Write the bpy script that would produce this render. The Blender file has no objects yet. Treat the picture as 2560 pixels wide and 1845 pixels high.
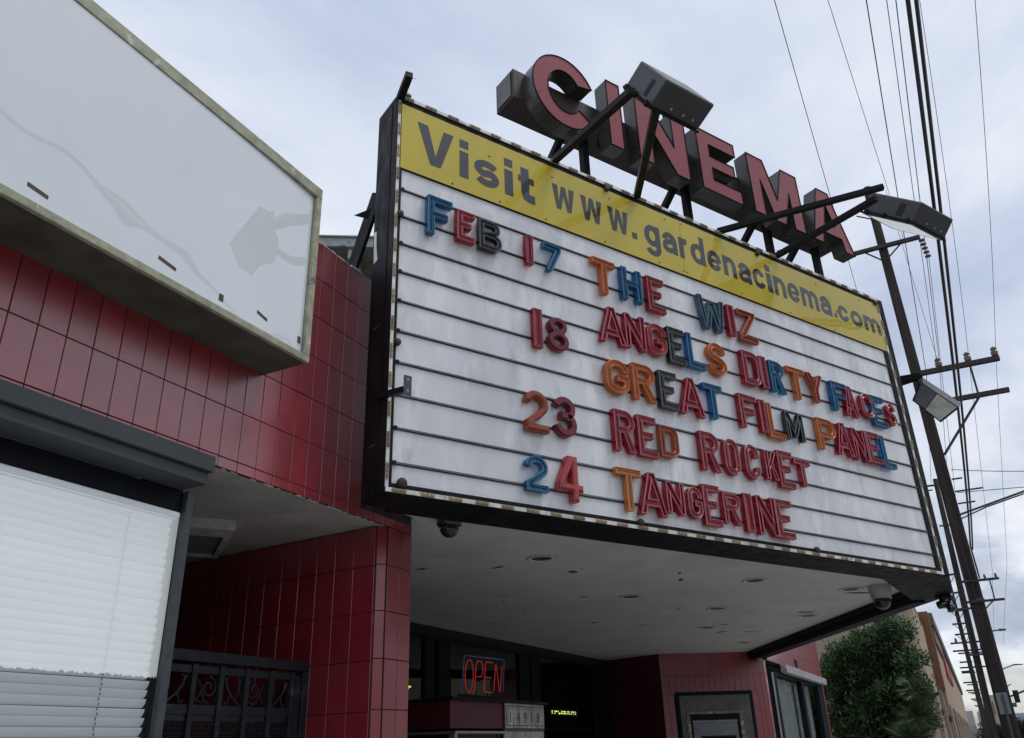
import bpy, bmesh, math, random
from mathutils import Vector, Matrix
random.seed(7)
C = bpy.context.scene.collection
SC = bpy.context.scene
rad = math.radians

# ------------------------------------------------------------------ camera
cam = bpy.data.objects.new('camera', bpy.data.cameras.new('camera'))
C.objects.link(cam)
R_, U_, F_ = Vector((0.460427, -0.887203, -0.029629)), Vector((-0.359606, -0.216931, 0.907538)), Vector((0.811597, 0.4072, 0.418924))
m3 = Matrix((R_, U_, -F_)).transposed()
cam.matrix_world = m3.to_4x4()
cam.data.sensor_width = 36.0
cam.data.lens = 36.0 * 2060.0 / 2560.0
cam.data.clip_start = 0.05
cam.data.clip_end = 12000
SC.camera = cam

# ------------------------------------------------------------------ sky: overcast with bluish breaks
SUN_EL, SUN_AZ = 64.0, -72.0     # azimuth measured in the x,y plane from +x
w = bpy.data.worlds.new('World'); SC.world = w; w.use_nodes = True
nt = w.node_tree; N = nt.nodes; L = nt.links; N.clear()
out = N.new('ShaderNodeOutputWorld')
sky = N.new('ShaderNodeTexSky'); sky.sky_type = 'NISHITA'; sky.sun_disc = False
sky.sun_elevation = rad(SUN_EL); sky.sun_rotation = rad(90 - SUN_AZ)
bg1 = N.new('ShaderNodeBackground'); bg1.inputs[1].default_value = 0.09
L.new(sky.outputs[0], bg1.inputs[0])
tc = N.new('ShaderNodeTexCoord')
sep = N.new('ShaderNodeSeparateXYZ'); L.new(tc.outputs['Generated'], sep.inputs[0])
def mth(op, a, b=None, clamp=False):
    n = N.new('ShaderNodeMath'); n.operation = op; n.use_clamp = clamp
    for i, v in enumerate((a, b)):
        if v is None: continue
        if isinstance(v, (int, float)): n.inputs[i].default_value = v
        else: L.new(v, n.inputs[i])
    return n.outputs[0]
# project the view direction on a cloud deck so that clouds flatten towards the horizon
zz = mth('ADD', mth('MAXIMUM', sep.outputs[2], 0.0), 0.16)
cv = N.new('ShaderNodeCombineXYZ')
L.new(mth('DIVIDE', sep.outputs[0], zz), cv.inputs[0]); L.new(mth('DIVIDE', sep.outputs[1], zz), cv.inputs[1])
def noise(scale, detail, rough, off=(0, 0, 0), dist=0.0):
    mp = N.new('ShaderNodeMapping'); L.new(cv.outputs[0], mp.inputs[0]); mp.inputs['Location'].default_value = off
    n = N.new('ShaderNodeTexNoise'); L.new(mp.outputs[0], n.inputs[0])
    n.inputs['Scale'].default_value = scale; n.inputs['Detail'].default_value = detail
    n.inputs['Roughness'].default_value = rough; n.inputs['Distortion'].default_value = dist
    return n.outputs[0]
def ramp(fac, stops):
    r = N.new('ShaderNodeValToRGB'); L.new(fac, r.inputs[0])
    e = r.color_ramp.elements
    while len(e) < len(stops): e.new(0.5)
    for el, (p, c) in zip(e, stops): el.position = p; el.color = (*c, 1)
    return r.outputs[0]
deck = ramp(noise(0.85, 8, 0.58, (3.1, 1.7, 0), 0.25), [(0.33, (0.40, 0.47, 0.63)), (0.43, (0.51, 0.58, 0.74)), (0.52, (0.63, 0.69, 0.82)), (0.63, (0.80, 0.85, 0.92))])
def dnoise(scale, detail, rough, off, dist=0.0):
    mp = N.new('ShaderNodeMapping'); L.new(tc.outputs['Generated'], mp.inputs[0]); mp.inputs['Location'].default_value = off; mp.inputs['Scale'].default_value = (1, 1, 1.9)
    n = N.new('ShaderNodeTexNoise'); L.new(mp.outputs[0], n.inputs[0]); n.inputs['Scale'].default_value = scale; n.inputs['Detail'].default_value = detail
    n.inputs['Roughness'].default_value = rough; n.inputs['Distortion'].default_value = dist; return n.outputs[0]
low = ramp(dnoise(4.2, 9, 0.56, (0.4, 0.2, 0.1), 0.2), [(0.28, (0.34, 0.39, 0.50)), (0.38, (0.50, 0.56, 0.68)), (0.44, (0.76, 0.80, 0.88)), (0.53, (0.96, 0.98, 1.01))])
mixc = N.new('ShaderNodeMix'); mixc.data_type = 'RGBA'
L.new(mth('MULTIPLY', mth('SUBTRACT', 0.42, sep.outputs[2]), 3.6, True), mixc.inputs[0])
L.new(deck, mixc.inputs[6]); L.new(low, mixc.inputs[7])
bg2 = N.new('ShaderNodeBackground'); bg2.inputs[1].default_value = 1.0
L.new(mixc.outputs[2], bg2.inputs[0])
gap = dnoise(3.4, 8, 0.55, (2.3, 1.1, 0.7), 0.3)
gapf = mth('MULTIPLY', mth('MULTIPLY', mth('SUBTRACT', gap, 0.51), 10.0, True), mth('MULTIPLY', mth('SUBTRACT', 0.32, sep.outputs[2]), 6.0, True))
mx = N.new('ShaderNodeMixShader')
L.new(mth('MULTIPLY', gapf, 0.9), mx.inputs[0]); L.new(bg2.outputs[0], mx.inputs[1]); L.new(bg1.outputs[0], mx.inputs[2])
L.new(mx.outputs[0], out.inputs[0])

sd = bpy.data.lights.new('sun', 'SUN'); sd.energy = 1.15; sd.angle = rad(20); sd.color = (1.0, 0.97, 0.92)
so = bpy.data.objects.new('sun', sd); C.objects.link(so)
sdir = Vector((math.cos(rad(SUN_EL)) * math.cos(rad(SUN_AZ)), math.cos(rad(SUN_EL)) * math.sin(rad(SUN_AZ)), math.sin(rad(SUN_EL))))
so.rotation_euler = sdir.to_track_quat('Z', 'Y').to_euler()
SC.view_settings.view_transform = 'Standard'; SC.view_settings.look = 'None'
SC.view_settings.exposure = 0.09; SC.view_settings.gamma = 1.0
SC.view_settings.use_curve_mapping = False
SC.cycles.max_bounces = 8; SC.cycles.transparent_max_bounces = 24

# ------------------------------------------------------------------ materials
def mat(name, col, rough=0.6, metal=0.0, n_scale=6.0, n_amt=0.15, spec=0.5, coat=0.0, bump=0.0, b_scale=60.0, col2=None, mask=(0.45, 0.6), m_scale=3.0, obj_var=0.0, stretch=(1, 1, 1), wave=0.0, coat_ior=1.5, emis=None, e_str=0.0, dirt=None, d_mask=(0.5, 0.65), d_scale=1.5, rvar=0.0, coat_r=0.05):
    m = bpy.data.materials.new(name); m.use_nodes = True
    t = m.node_tree; n = t.nodes; l = t.links
    b = n['Principled BSDF']
    g = n.new('ShaderNodeNewGeometry')
    mp = n.new('ShaderNodeMapping'); l.new(g.outputs['Position'], mp.inputs[0]); mp.inputs['Scale'].default_value = stretch
    def nz(s, d=5, r=0.6, off=0):
        x = n.new('ShaderNodeTexNoise'); l.new(mp.outputs[0], x.inputs[0]); x.inputs['Scale'].default_value = s
        x.inputs['Detail'].default_value = d; x.inputs['Roughness'].default_value = r; return x.outputs[0]
    def mr(src, a, bb, lo, hi):
        x = n.new('ShaderNodeMapRange'); l.new(src, x.inputs[0])
        for i, v in enumerate((a, bb, lo, hi)): x.inputs[1 + i].default_value = v
        return x.outputs[0]
    def mixn(f, c1, c2):
        x = n.new('ShaderNodeMix'); x.data_type = 'RGBA'; l.new(f, x.inputs[0])
        for i, c in ((6, c1), (7, c2)):
            if isinstance(c, tuple): x.inputs[i].default_value = (*c, 1)
            else: l.new(c, x.inputs[i])
        return x.outputs[2]
    f = nz(n_scale)
    lo = tuple(max(0, c * (1 - n_amt)) for c in col); hi = tuple(min(1, c * (1 + n_amt)) for c in col)
    cc = mixn(mr(f, 0.3, 0.7, 0, 1), lo, hi)
    if col2 is not None: cc = mixn(mr(nz(m_scale, 8, 0.65), mask[0], mask[1], 0, 1), cc, col2)
    if dirt is not None: cc = mixn(mr(nz(d_scale, 9, 0.7), d_mask[0], d_mask[1], 0, 1), cc, dirt)
    if obj_var:
        oi = n.new('ShaderNodeObjectInfo'); h = n.new('ShaderNodeHueSaturation'); l.new(cc, h.inputs['Color'])
        l.new(mr(oi.outputs['Random'], 0, 1, 1 - obj_var, 1 + obj_var), h.inputs['Value']); cc = h.outputs[0]
    l.new(cc, b.inputs['Base Color'])
    b.inputs['Roughness'].default_value = rough; b.inputs['Metallic'].default_value = metal
    b.inputs['Specular IOR Level'].default_value = spec
    if rvar: l.new(mr(nz(n_scale * 2.3), 0.3, 0.7, max(0.02, rough - rvar), min(1, rough + rvar)), b.inputs['Roughness'])
    if wave:
        wb = n.new('ShaderNodeBump'); wb.inputs['Strength'].default_value = 1.0; wb.inputs['Distance'].default_value = wave
        wn = n.new('ShaderNodeTexNoise'); l.new(g.outputs['Position'], wn.inputs[0]); wn.inputs['Scale'].default_value = 1.6; wn.inputs['Detail'].default_value = 1.0
        l.new(wn.outputs[0], wb.inputs['Height']); l.new(wb.outputs[0], b.inputs['Coat Normal'])
    if coat: b.inputs['Coat IOR'].default_value = coat_ior; b.inputs['Coat Weight'].default_value = coat; b.inputs['Coat Roughness'].default_value = coat_r
    if emis: b.inputs['Emission Color'].default_value = (*emis, 1); b.inputs['Emission Strength'].default_value = e_str
    if bump:
        bp = n.new('ShaderNodeBump'); bp.inputs['Strength'].default_value = bump; bp.inputs['Distance'].default_value = 0.01
        l.new(nz(b_scale, 6, 0.6), bp.inputs['Height']); l.new(bp.outputs[0], b.inputs['Normal'])
    return m
def plastic(name, col, tint, tr=0.27, rough=0.25):
    m = mat(name, col, rough, n_scale=9, n_amt=0.22, spec=0.5, rvar=0.1)
    t = m.node_tree; n = t.nodes; l = t.links
    b = n['Principled BSDF']; o = n['Material Output']
    tp = n.new('ShaderNodeBsdfTransparent'); tp.inputs[0].default_value = (*tint, 1)
    mx = n.new('ShaderNodeMixShader'); mx.inputs[0].default_value = tr
    l.new(b.outputs[0], mx.inputs[1]); l.new(tp.outputs[0], mx.inputs[2]); l.new(mx.outputs[0], o.inputs[0]); return m
def glass(name, tint=(0.97, 0.98, 0.98), refl=1.0, rough=0.01):
    m = bpy.data.materials.new(name); m.use_nodes = True
    t = m.node_tree; n = t.nodes; l = t.links; n.clear()
    o = n.new('ShaderNodeOutputMaterial'); tp = n.new('ShaderNodeBsdfTransparent'); tp.inputs[0].default_value = (*tint, 1)
    g = n.new('ShaderNodeBsdfGlossy'); g.inputs['Roughness'].default_value = rough; g.inputs['Color'].default_value = (refl, refl, refl, 1)
    fr = n.new('ShaderNodeFresnel'); fr.inputs[0].default_value = 1.5
    mx = n.new('ShaderNodeMixShader'); l.new(fr.outputs[0], mx.inputs[0]); l.new(tp.outputs[0], mx.inputs[1]); l.new(g.outputs[0], mx.inputs[2])
    l.new(mx.outputs[0], o.inputs[0]); return m
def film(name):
    m = mat(name, (0.92, 0.95, 0.94), 0.35, n_scale=2.0, n_amt=0.04, emis=(0.85, 0.95, 0.93), e_str=0.42)  # film glows by itself: daylight under the ledge is too dim
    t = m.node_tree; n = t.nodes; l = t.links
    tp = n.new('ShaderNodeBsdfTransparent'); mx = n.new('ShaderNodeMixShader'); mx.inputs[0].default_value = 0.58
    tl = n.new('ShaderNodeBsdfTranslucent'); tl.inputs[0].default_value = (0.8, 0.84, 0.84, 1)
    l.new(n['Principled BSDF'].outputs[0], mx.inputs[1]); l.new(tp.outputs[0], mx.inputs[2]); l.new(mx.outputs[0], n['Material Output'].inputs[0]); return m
M = {}
M['tile'] = mat('red glazed tile', (0.29, 0.021, 0.031), 0.38, n_scale=5, n_amt=0.12, spec=0.5, obj_var=0.09, rvar=0.1, coat=1.0, coat_r=0.27, coat_ior=1.85, dirt=(0.20, 0.045, 0.05), d_mask=(0.55, 0.8), d_scale=3)
M['tile_pale'] = mat('red tile with sky sheen', (0.30, 0.075, 0.08), 0.35, n_scale=3, n_amt=0.15, obj_var=0.06, coat=0.3, stretch=(1, 1, 0.25))  # pinker copy of the tile; sky reflection is mixed into its colour
M['grout'] = mat('dark grout', (0.045, 0.03, 0.032), 0.9, n_scale=20, n_amt=0.5)
M['grout_pale'] = mat('chipped pale grout', (0.05, 0.03, 0.03), 0.9, n_scale=20, n_amt=0.4, col2=(0.20, 0.17, 0.165), mask=(0.62, 0.70), m_scale=2.6)
M['stucco'] = mat('grey soffit paint', (0.50, 0.485, 0.45), 0.85, n_scale=3, n_amt=0.2, bump=0.9, b_scale=40, dirt=(0.34, 0.32, 0.29), d_mask=(0.56, 0.75), d_scale=2.2)
M['soffit'] = mat('marquee soffit paint', (0.76, 0.76, 0.735), 0.75, n_scale=2, n_amt=0.08, bump=0.12, b_scale=25, dirt=(0.60, 0.60, 0.57), d_mask=(0.52, 0.76), d_scale=1.4)
M['peel'] = mat('peeling white paint', (0.62, 0.61, 0.58), 0.8, n_scale=12, n_amt=0.25)
M['panel'] = mat('white acrylic sign panel', (0.70, 0.745, 0.77), 0.55, n_scale=1.1, n_amt=0.035, coat=1.0, coat_r=0.015, coat_ior=1.75, wave=0.014, dirt=(0.50, 0.53, 0.54), d_mask=(0.66, 0.80), d_scale=2.6, stretch=(1, 1, 0.5))
M['olive'] = mat('olive cream sign frame', (0.33, 0.335, 0.235), 0.6, n_scale=14, n_amt=0.3, col2=(0.55, 0.56, 0.45), mask=(0.61, 0.64), m_scale=9, dirt=(0.09, 0.10, 0.10), d_mask=(0.66, 0.70), d_scale=5)
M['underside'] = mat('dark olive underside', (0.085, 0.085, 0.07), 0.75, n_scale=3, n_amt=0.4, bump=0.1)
M['brown'] = mat('brown slot', (0.09, 0.065, 0.05), 0.8)
M['ledge'] = mat('dark grey ledge paint', (0.060, 0.066, 0.072), 0.55, spec=0.3, n_scale=3, n_amt=0.15, dirt=(0.35, 0.36, 0.36), d_mask=(0.735, 0.76), d_scale=7, stretch=(1, 1, 0.3))
M['navy'] = mat('near black fascia paint', (0.011, 0.014, 0.019), 0.6, spec=0.12, n_scale=4, n_amt=0.25)
M['alu'] = mat('dull dark aluminium', (0.06, 0.068, 0.078), 0.45, metal=0.2, n_scale=20, n_amt=0.2)
M['slat'] = mat('white blind slat with added glow', (0.80, 0.83, 0.89), 0.5, n_scale=2, n_amt=0.03, obj_var=0.03, emis=(0.82, 0.93, 0.95), e_str=0.10)  # emission added to the slats themselves to lift their brightness
M['room'] = mat('dim room', (0.10, 0.10, 0.10), 0.9)
M['dark'] = mat('black interior', (0.012, 0.013, 0.015), 0.8)
M['cord'] = mat('grey cord', (0.30, 0.33, 0.35), 0.8)
M['iron'] = mat('black wrought iron', (0.020, 0.023, 0.028), 0.5, spec=0.25, metal=0.0, n_scale=9, n_amt=0.35, dirt=(0.13, 0.12, 0.10), d_mask=(0.6, 0.72), d_scale=4)
M['black'] = mat('weathered black steel', (0.011, 0.012, 0.015), 0.6, metal=0.0, spec=0.14, n_scale=5, n_amt=0.45, dirt=(0.035, 0.031, 0.029), d_mask=(0.56, 0.75), d_scale=3, stretch=(1, 1, 0.4), rvar=0.12)
M['board'] = mat('translucent white board', (0.72, 0.735, 0.755), 0.33, n_scale=2.6, n_amt=0.10, coat=0.25, coat_r=0.12, col2=(0.83, 0.845, 0.86), mask=(0.50, 0.60), m_scale=4.5, dirt=(0.50, 0.51, 0.53), d_mask=(0.56, 0.72), d_scale=4.2, stretch=(1, 1, 0.35), rvar=0.1)
M['rail'] = mat('grey letter rail', (0.13, 0.13, 0.13), 0.45, metal=0.4, n_scale=8, n_amt=0.35)
M['joint'] = mat('dirty joint', (0.22, 0.22, 0.23), 0.8, n_scale=10, n_amt=0.5)
M['yellow'] = mat('glossy yellow banner', (0.545, 0.425, 0.018), 0.5, n_scale=1.4, n_amt=0.07, spec=0.25, coat=0.9, coat_r=0.02, coat_ior=1.38, wave=0.014, dirt=(0.52, 0.38, 0.03), d_mask=(0.56, 0.72), d_scale=9, stretch=(1, 1, 0.12))
M['print'] = mat('dark grey lettering', (0.028, 0.031, 0.046), 0.5, n_scale=2, n_amt=0.15, spec=0.2, coat=0.9, coat_r=0.02, coat_ior=1.42)
M['strip'] = mat('white lamp strip', (0.70, 0.69, 0.65), 0.5, n_scale=10, n_amt=0.2, dirt=(0.2, 0.17, 0.12), d_mask=(0.6, 0.68), d_scale=9)
M['socket'] = mat('amber lamp socket', (0.34, 0.27, 0.15), 0.35, n_scale=60, n_amt=0.5, obj_var=0.3)
M['signface'] = mat('faded red sign face', (0.24, 0.030, 0.038), 0.6, n_scale=1.5, n_amt=0.08, spec=0.2, coat=0.6, coat_r=0.02, coat_ior=1.4, wave=0.014)
M['signside'] = mat('tarnished sign side', (0.045, 0.044, 0.040), 0.30, n_scale=4, n_amt=0.4, col2=(0.065, 0.062, 0.055), mask=(0.48, 0.62), m_scale=2.5, dirt=(0.05, 0.03, 0.022), d_mask=(0.58, 0.66), d_scale=4, rvar=0.1)
M['rust'] = mat('rusty dark box', (0.040, 0.028, 0.025), 0.6, n_scale=5, n_amt=0.4, dirt=(0.08, 0.045, 0.03), d_mask=(0.55, 0.68), d_scale=3)
M['lamp'] = mat('bronze floodlight housing', (0.048, 0.050, 0.052), 0.45, n_scale=4, n_amt=0.15, rvar=0.1)
M['lens'] = mat('floodlight lens', (0.30, 0.29, 0.24), 0.15, n_scale=6, n_amt=0.3, coat=0.5)
M['screw'] = mat('steel screw', (0.5, 0.5, 0.5), 0.3, metal=0.8)
M['cam_dark'] = mat('smoked camera dome', (0.02, 0.02, 0.024), 0.08, coat=0.6)
M['cam_white'] = mat('white camera body', (0.50, 0.50, 0.48), 0.4)
M['p_red'] = plastic('red letter plastic', (0.26, 0.006, 0.018), (1.0, 0.16, 0.2))
M['p_dred'] = plastic('dark red letter plastic', (0.16, 0.008, 0.018), (0.6, 0.08, 0.1), 0.08)
M['p_blue'] = plastic('blue letter plastic', (0.010, 0.085, 0.19), (0.12, 0.5, 1.0))
M['p_slate'] = plastic('slate letter plastic', (0.035, 0.085, 0.12), (0.3, 0.5, 0.7), 0.1)
M['p_orange'] = plastic('orange letter plastic', (0.52, 0.135, 0.035), (1.0, 0.5, 0.25), 0.14)
M['p_rust'] = plastic('dark orange letter plastic', (0.33, 0.065, 0.03), (1.0, 0.35, 0.2), 0.14)
M['p_amber'] = plastic('amber letter plastic', (0.48, 0.17, 0.04), (1.0, 0.6, 0.3), 0.14)
M['p_pink'] = plastic('pinkish red letter plastic', (0.42, 0.05, 0.055), (1.0, 0.25, 0.25), 0.12)
M['p_black'] = mat('black letter plastic', (0.013, 0.015, 0.018), 0.22, n_scale=9, n_amt=0.3)
M['r_red'] = mat('red rim', (0.50, 0.15, 0.18), 0.25); M['r_dred'] = mat('dark red rim', (0.12, 0.01, 0.015), 0.3)
M['r_blue'] = mat('blue rim', (0.06, 0.22, 0.36), 0.3); M['r_slate'] = mat('slate rim', (0.08, 0.15, 0.19), 0.3)
M['r_orange'] = mat('orange rim', (0.66, 0.20, 0.06), 0.3); M['r_rust'] = mat('rust rim', (0.45, 0.12, 0.06), 0.3)
M['r_amber'] = mat('amber rim', (0.62, 0.28, 0.10), 0.3); M['r_pink'] = mat('pink rim', (0.5, 0.10, 0.10), 0.3); M['r_black'] = mat('grey rim', (0.13, 0.135, 0.14), 0.35)
M['neon_red'] = mat('red neon tube', (0.4, 0.03, 0.03), 0.3, emis=(1.0, 0.07, 0.06), e_str=0.12)
M['neon_blue'] = mat('blue neon tube', (0.08, 0.12, 0.3), 0.3, emis=(0.12, 0.2, 0.55), e_str=0.03)
M['led'] = mat('amber ticker dot', (0.5, 0.4, 0.1), 0.4, emis=(0.9, 0.75, 0.15), e_str=1.6)
M['led_g'] = mat('green ticker dot', (0.1, 0.5, 0.2), 0.4, emis=(0.2, 0.9, 0.35), e_str=1.6)
M['glass'] = glass('thin window glass'); M['dglass'] = glass('dark window glass', (0.55, 0.6, 0.6))
M['film'] = film('white window film with glow')
M['marble'] = mat('white marble tile', (0.50, 0.50, 0.47), 0.3, n_scale=9, n_amt=0.3, obj_var=0.2, stretch=(1, 1, 0.3), dirt=(0.3, 0.29, 0.27), d_mask=(0.5, 0.6), d_scale=10)
M['numeral'] = mat('dark numeral', (0.02, 0.02, 0.025), 0.5)
M['maroon'] = mat('maroon booth panel', (0.10, 0.012, 0.02), 0.5, n_scale=2, n_amt=0.1)
M['steel'] = mat('brushed steel trim', (0.35, 0.35, 0.35), 0.35, metal=0.7)
M['chip'] = mat('chipped brass frame', (0.20, 0.17, 0.12), 0.5, n_scale=30, n_amt=0.4, col2=(0.55, 0.52, 0.46), mask=(0.5, 0.6), m_scale=9)
M['poster'] = mat('grey poster', (0.10, 0.11, 0.115), 0.5, n_scale=3, n_amt=0.4, coat=0.5)
M['curtain'] = mat('pale green curtain', (0.80, 0.90, 0.86), 0.8, n_scale=3, n_amt=0.2, stretch=(8, 8, 0.2))
M['ledge_pale'] = mat('weathered pale ledge', (0.34, 0.34, 0.34), 0.6, n_scale=5, n_amt=0.25, dirt=(0.6, 0.6, 0.6), d_mask=(0.55, 0.6), d_scale=4, stretch=(1, 1, 2))
M['wood_pole'] = mat('weathered pole wood', (0.042, 0.036, 0.033), 0.9, spec=0.08, n_scale=9, n_amt=0.5, stretch=(1, 1, 0.06), bump=0.6, b_scale=30)
M['arm'] = mat('crossarm wood', (0.06, 0.053, 0.052), 0.9, spec=0.1, n_scale=10, n_amt=0.3)
M['ceramic'] = mat('brown ceramic insulator', (0.12, 0.09, 0.08), 0.3)
M['wire'] = mat('dark wire', (0.035, 0.032, 0.042), 0.6)
M['eave_w'] = mat('grey white eave paint', (0.42, 0.44, 0.44), 0.7, n_scale=6, n_amt=0.2, dirt=(0.16, 0.19, 0.2), d_mask=(0.55, 0.62), d_scale=6)
M['eave_d'] = mat('eave boards', (0.24, 0.23, 0.21), 0.8, n_scale=8, n_amt=0.3)
M['taupe'] = mat('taupe stucco', (0.29, 0.235, 0.19), 0.9, n_scale=0.6, n_amt=0.06)
M['tan'] = mat('tan stucco', (0.37, 0.285, 0.20), 0.9, n_scale=0.5, n_amt=0.06)
M['orange_st'] = mat('burnt orange stucco', (0.20, 0.095, 0.048), 0.9, n_scale=0.5, n_amt=0.08)
M['cornice'] = mat('brown grey cornice', (0.15, 0.125, 0.11), 0.8)
M['lampred'] = mat('dark wall lamp', (0.05, 0.02, 0.025), 0.5)
M['signred'] = mat('red store letters', (0.38, 0.01, 0.02), 0.4)
M['greyb'] = mat('grey far wall', (0.32, 0.33, 0.35), 0.9); M['creamb'] = mat('cream far wall', (0.42, 0.38, 0.31), 0.9)
M['galv'] = mat('galvanised sign back', (0.20, 0.22, 0.24), 0.5, metal=0.2)
M['green'] = mat('green street sign', (0.01, 0.16, 0.10), 0.4)
M['ground'] = mat('ground', (0.22, 0.21, 0.19), 0.95, n_scale=0.5, n_amt=0.2)
M['asphalt'] = mat('asphalt', (0.085, 0.085, 0.085), 0.9, n_scale=3, n_amt=0.2, bump=0.3)
M['concrete'] = mat('concrete pavement', (0.30, 0.29, 0.275), 0.9, n_scale=2, n_amt=0.15, bump=0.2)
M['mark'] = mat('road paint', (0.55, 0.55, 0.52), 0.8, n_scale=5, n_amt=0.2)
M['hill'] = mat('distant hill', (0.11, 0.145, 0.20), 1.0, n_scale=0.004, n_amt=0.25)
M['bark'] = mat('bark', (0.06, 0.045, 0.035), 0.9)
def leafmat(name, c1, c2, c3):
    m = bpy.data.materials.new(name); m.use_nodes = True
    t = m.node_tree; n = t.nodes; l = t.links; b = n['Principled BSDF']
    g = n.new('ShaderNodeNewGeometry')
    r = n.new('ShaderNodeValToRGB'); l.new(g.outputs['Random Per Island'], r.inputs[0])
    e = r.color_ramp.elements; e[0].color = (*c1, 1); e[1].color = (*c3, 1); x = e.new(0.55); x.color = (*c2, 1)
    l.new(r.outputs[0], b.inputs['Base Color']); b.inputs['Roughness'].default_value = 0.45
    tl = n.new('ShaderNodeBsdfTranslucent'); l.new(r.outputs[0], tl.inputs[0])
    mx = n.new('ShaderNodeMixShader'); mx.inputs[0].default_value = 0.25
    l.new(b.outputs[0], mx.inputs[1]); l.new(tl.outputs[0], mx.inputs[2]); l.new(mx.outputs[0], n['Material Output'].inputs[0]); return m
M['leaf'] = leafmat('dark green leaves', (0.010, 0.026, 0.010), (0.022, 0.058, 0.016), (0.07, 0.125, 0.028))
M['leaf2'] = leafmat('olive frond', (0.03, 0.06, 0.022), (0.06, 0.11, 0.035), (0.14, 0.20, 0.06))
M['leaf_tip'] = leafmat('lighter green leaves', (0.025, 0.06, 0.018), (0.05, 0.11, 0.028), (0.12, 0.18, 0.04))  # lighter copy of the leaf colours for the outer tufts
M['leaf3'] = leafmat('far leaves', (0.025, 0.04, 0.022), (0.04, 0.06, 0.03), (0.07, 0.10, 0.045))

# ------------------------------------------------------------------ mesh helpers
Z = Vector((0, 0, 1))
class Fr:
    """a frame on a surface: (s, z, o) -> along the wall, up, out towards the street"""
    def __init__(self, o, d, n): self.o, self.d, self.n = Vector(o), Vector(d).normalized(), Vector(n).normalized()
    def __call__(self, s, z, o=0.0): return self.o + self.d * s + Z * z + self.n * o
WORLD = Fr((0, 0, 0), (1, 0, 0), (0, 1, 0))        # (x, z, y)
STREET = Fr((0, 0, 0), (1, 0, 0), (0, -1, 0))      # (x, z, -y)
FACE = Fr((4.39, 3.18, 0), (0.87932, -0.47622, 0), (-0.47622, -0.87932, 0))
class MB:
    def __init__(self): self.v, self.f = [], []
    def add(self, vs, fs):
        b = len(self.v); self.v += [Vector(p) for p in vs]; self.f += [tuple(i + b for i in f) for f in fs]; return self
    def hexa(self, c): return self.add(c, [(0, 3, 2, 1), (4, 5, 6, 7), (0, 1, 5, 4), (1, 2, 6, 5), (2, 3, 7, 6), (3, 0, 4, 7)])
    def box(self, fr, s0, s1, z0, z1, o0, o1):
        return self.hexa([fr(s0, z0, o0), fr(s1, z0, o0), fr(s1, z0, o1), fr(s0, z0, o1), fr(s0, z1, o0), fr(s1, z1, o0), fr(s1, z1, o1), fr(s0, z1, o1)])
    def bar(self, a, b, w, h=None, up=Z):
        a, b = Vector(a), Vector(b); h = h or w; d = (b - a).normalized()
        x = d.cross(up)
        if x.length < 1e-4: x = d.cross(Vector((1, 0, 0)))
        x.normalize(); y = x.cross(d).normalized(); x = x * w / 2; y = y * h / 2
        return self.hexa([a - x - y, a + x - y, a + x + y, a - x + y, b - x - y, b + x - y, b + x + y, b - x + y])
    def tube(self, pts, r, n=8, r2=None, caps=True):
        pts = [Vector(p) for p in pts]; b = len(self.v); K = len(pts); ref = None
        for i, p in enumerate(pts):
            d = (pts[min(i + 1, K - 1)] - pts[max(i - 1, 0)]).normalized()
            if ref is None:
                ref = d.cross(Z)
                if ref.length < 1e-3: ref = d.cross(Vector((1, 0, 0)))
            ref = (ref - d * ref.dot(d)).normalized(); y = d.cross(ref)
            rr = r if r2 is None else r + (r2 - r) * i / max(1, K - 1)
            for k in range(n):
                a = 2 * math.pi * k / n; self.v.append(p + (ref * math.cos(a) + y * math.sin(a)) * rr)
        for i in range(K - 1):
            for k in range(n):
                self.f.append((b + i * n + k, b + i * n + (k + 1) % n, b + (i + 1) * n + (k + 1) % n, b + (i + 1) * n + k))
        if caps: self.f.append(tuple(b + k for k in range(n))[::-1]); self.f.append(tuple(b + (K - 1) * n + k for k in range(n)))
        return self
    def lathe(self, c, prof, n=20, axis=Z):
        c = Vector(c); axis = Vector(axis).normalized(); x = axis.orthogonal().normalized(); y = axis.cross(x); b = len(self.v)
        for (r, h) in prof:
            for k in range(n):
                a = 2 * math.pi * k / n; self.v.append(c + axis * h + (x * math.cos(a) + y * math.sin(a)) * r)
        for i in range(len(prof) - 1):
            for k in range(n): self.f.append((b + i * n + k, b + i * n + (k + 1) % n, b + (i + 1) * n + (k + 1) % n, b + (i + 1) * n + k))
        if prof[0][0] > 1e-4: self.f.append(tuple(b + k for k in range(n))[::-1])
        if prof[-1][0] > 1e-4: self.f.append(tuple(b + (len(prof) - 1) * n + k for k in range(n)))
        return self
    def quad(self, *c): return self.add(c, [tuple(range(len(c)))])
def wloc(o):
    v = Vector((0, 0, 0))
    while o is not None: v += o.location; o = o.parent
    return v
def meshof(mb, name, off, m, bevel=0.0, recalc=True, smooth=False):
    me = bpy.data.meshes.new(name)
    me.from_pydata([tuple(p - off) for p in mb.v], [], mb.f)
    if recalc or bevel:
        bm = bmesh.new(); bm.from_mesh(me)
        if recalc: bmesh.ops.recalc_face_normals(bm, faces=bm.faces)
        if bevel:
            bmesh.ops.bevel(bm, geom=[e for e in bm.edges if len(e.link_faces) == 2 and e.calc_face_angle(0) > 0.5], offset=bevel, segments=1, affect='EDGES')
        bm.to_mesh(me); bm.free()
    if smooth: me.shade_smooth(); 
    me.materials.append(m); return me
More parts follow.
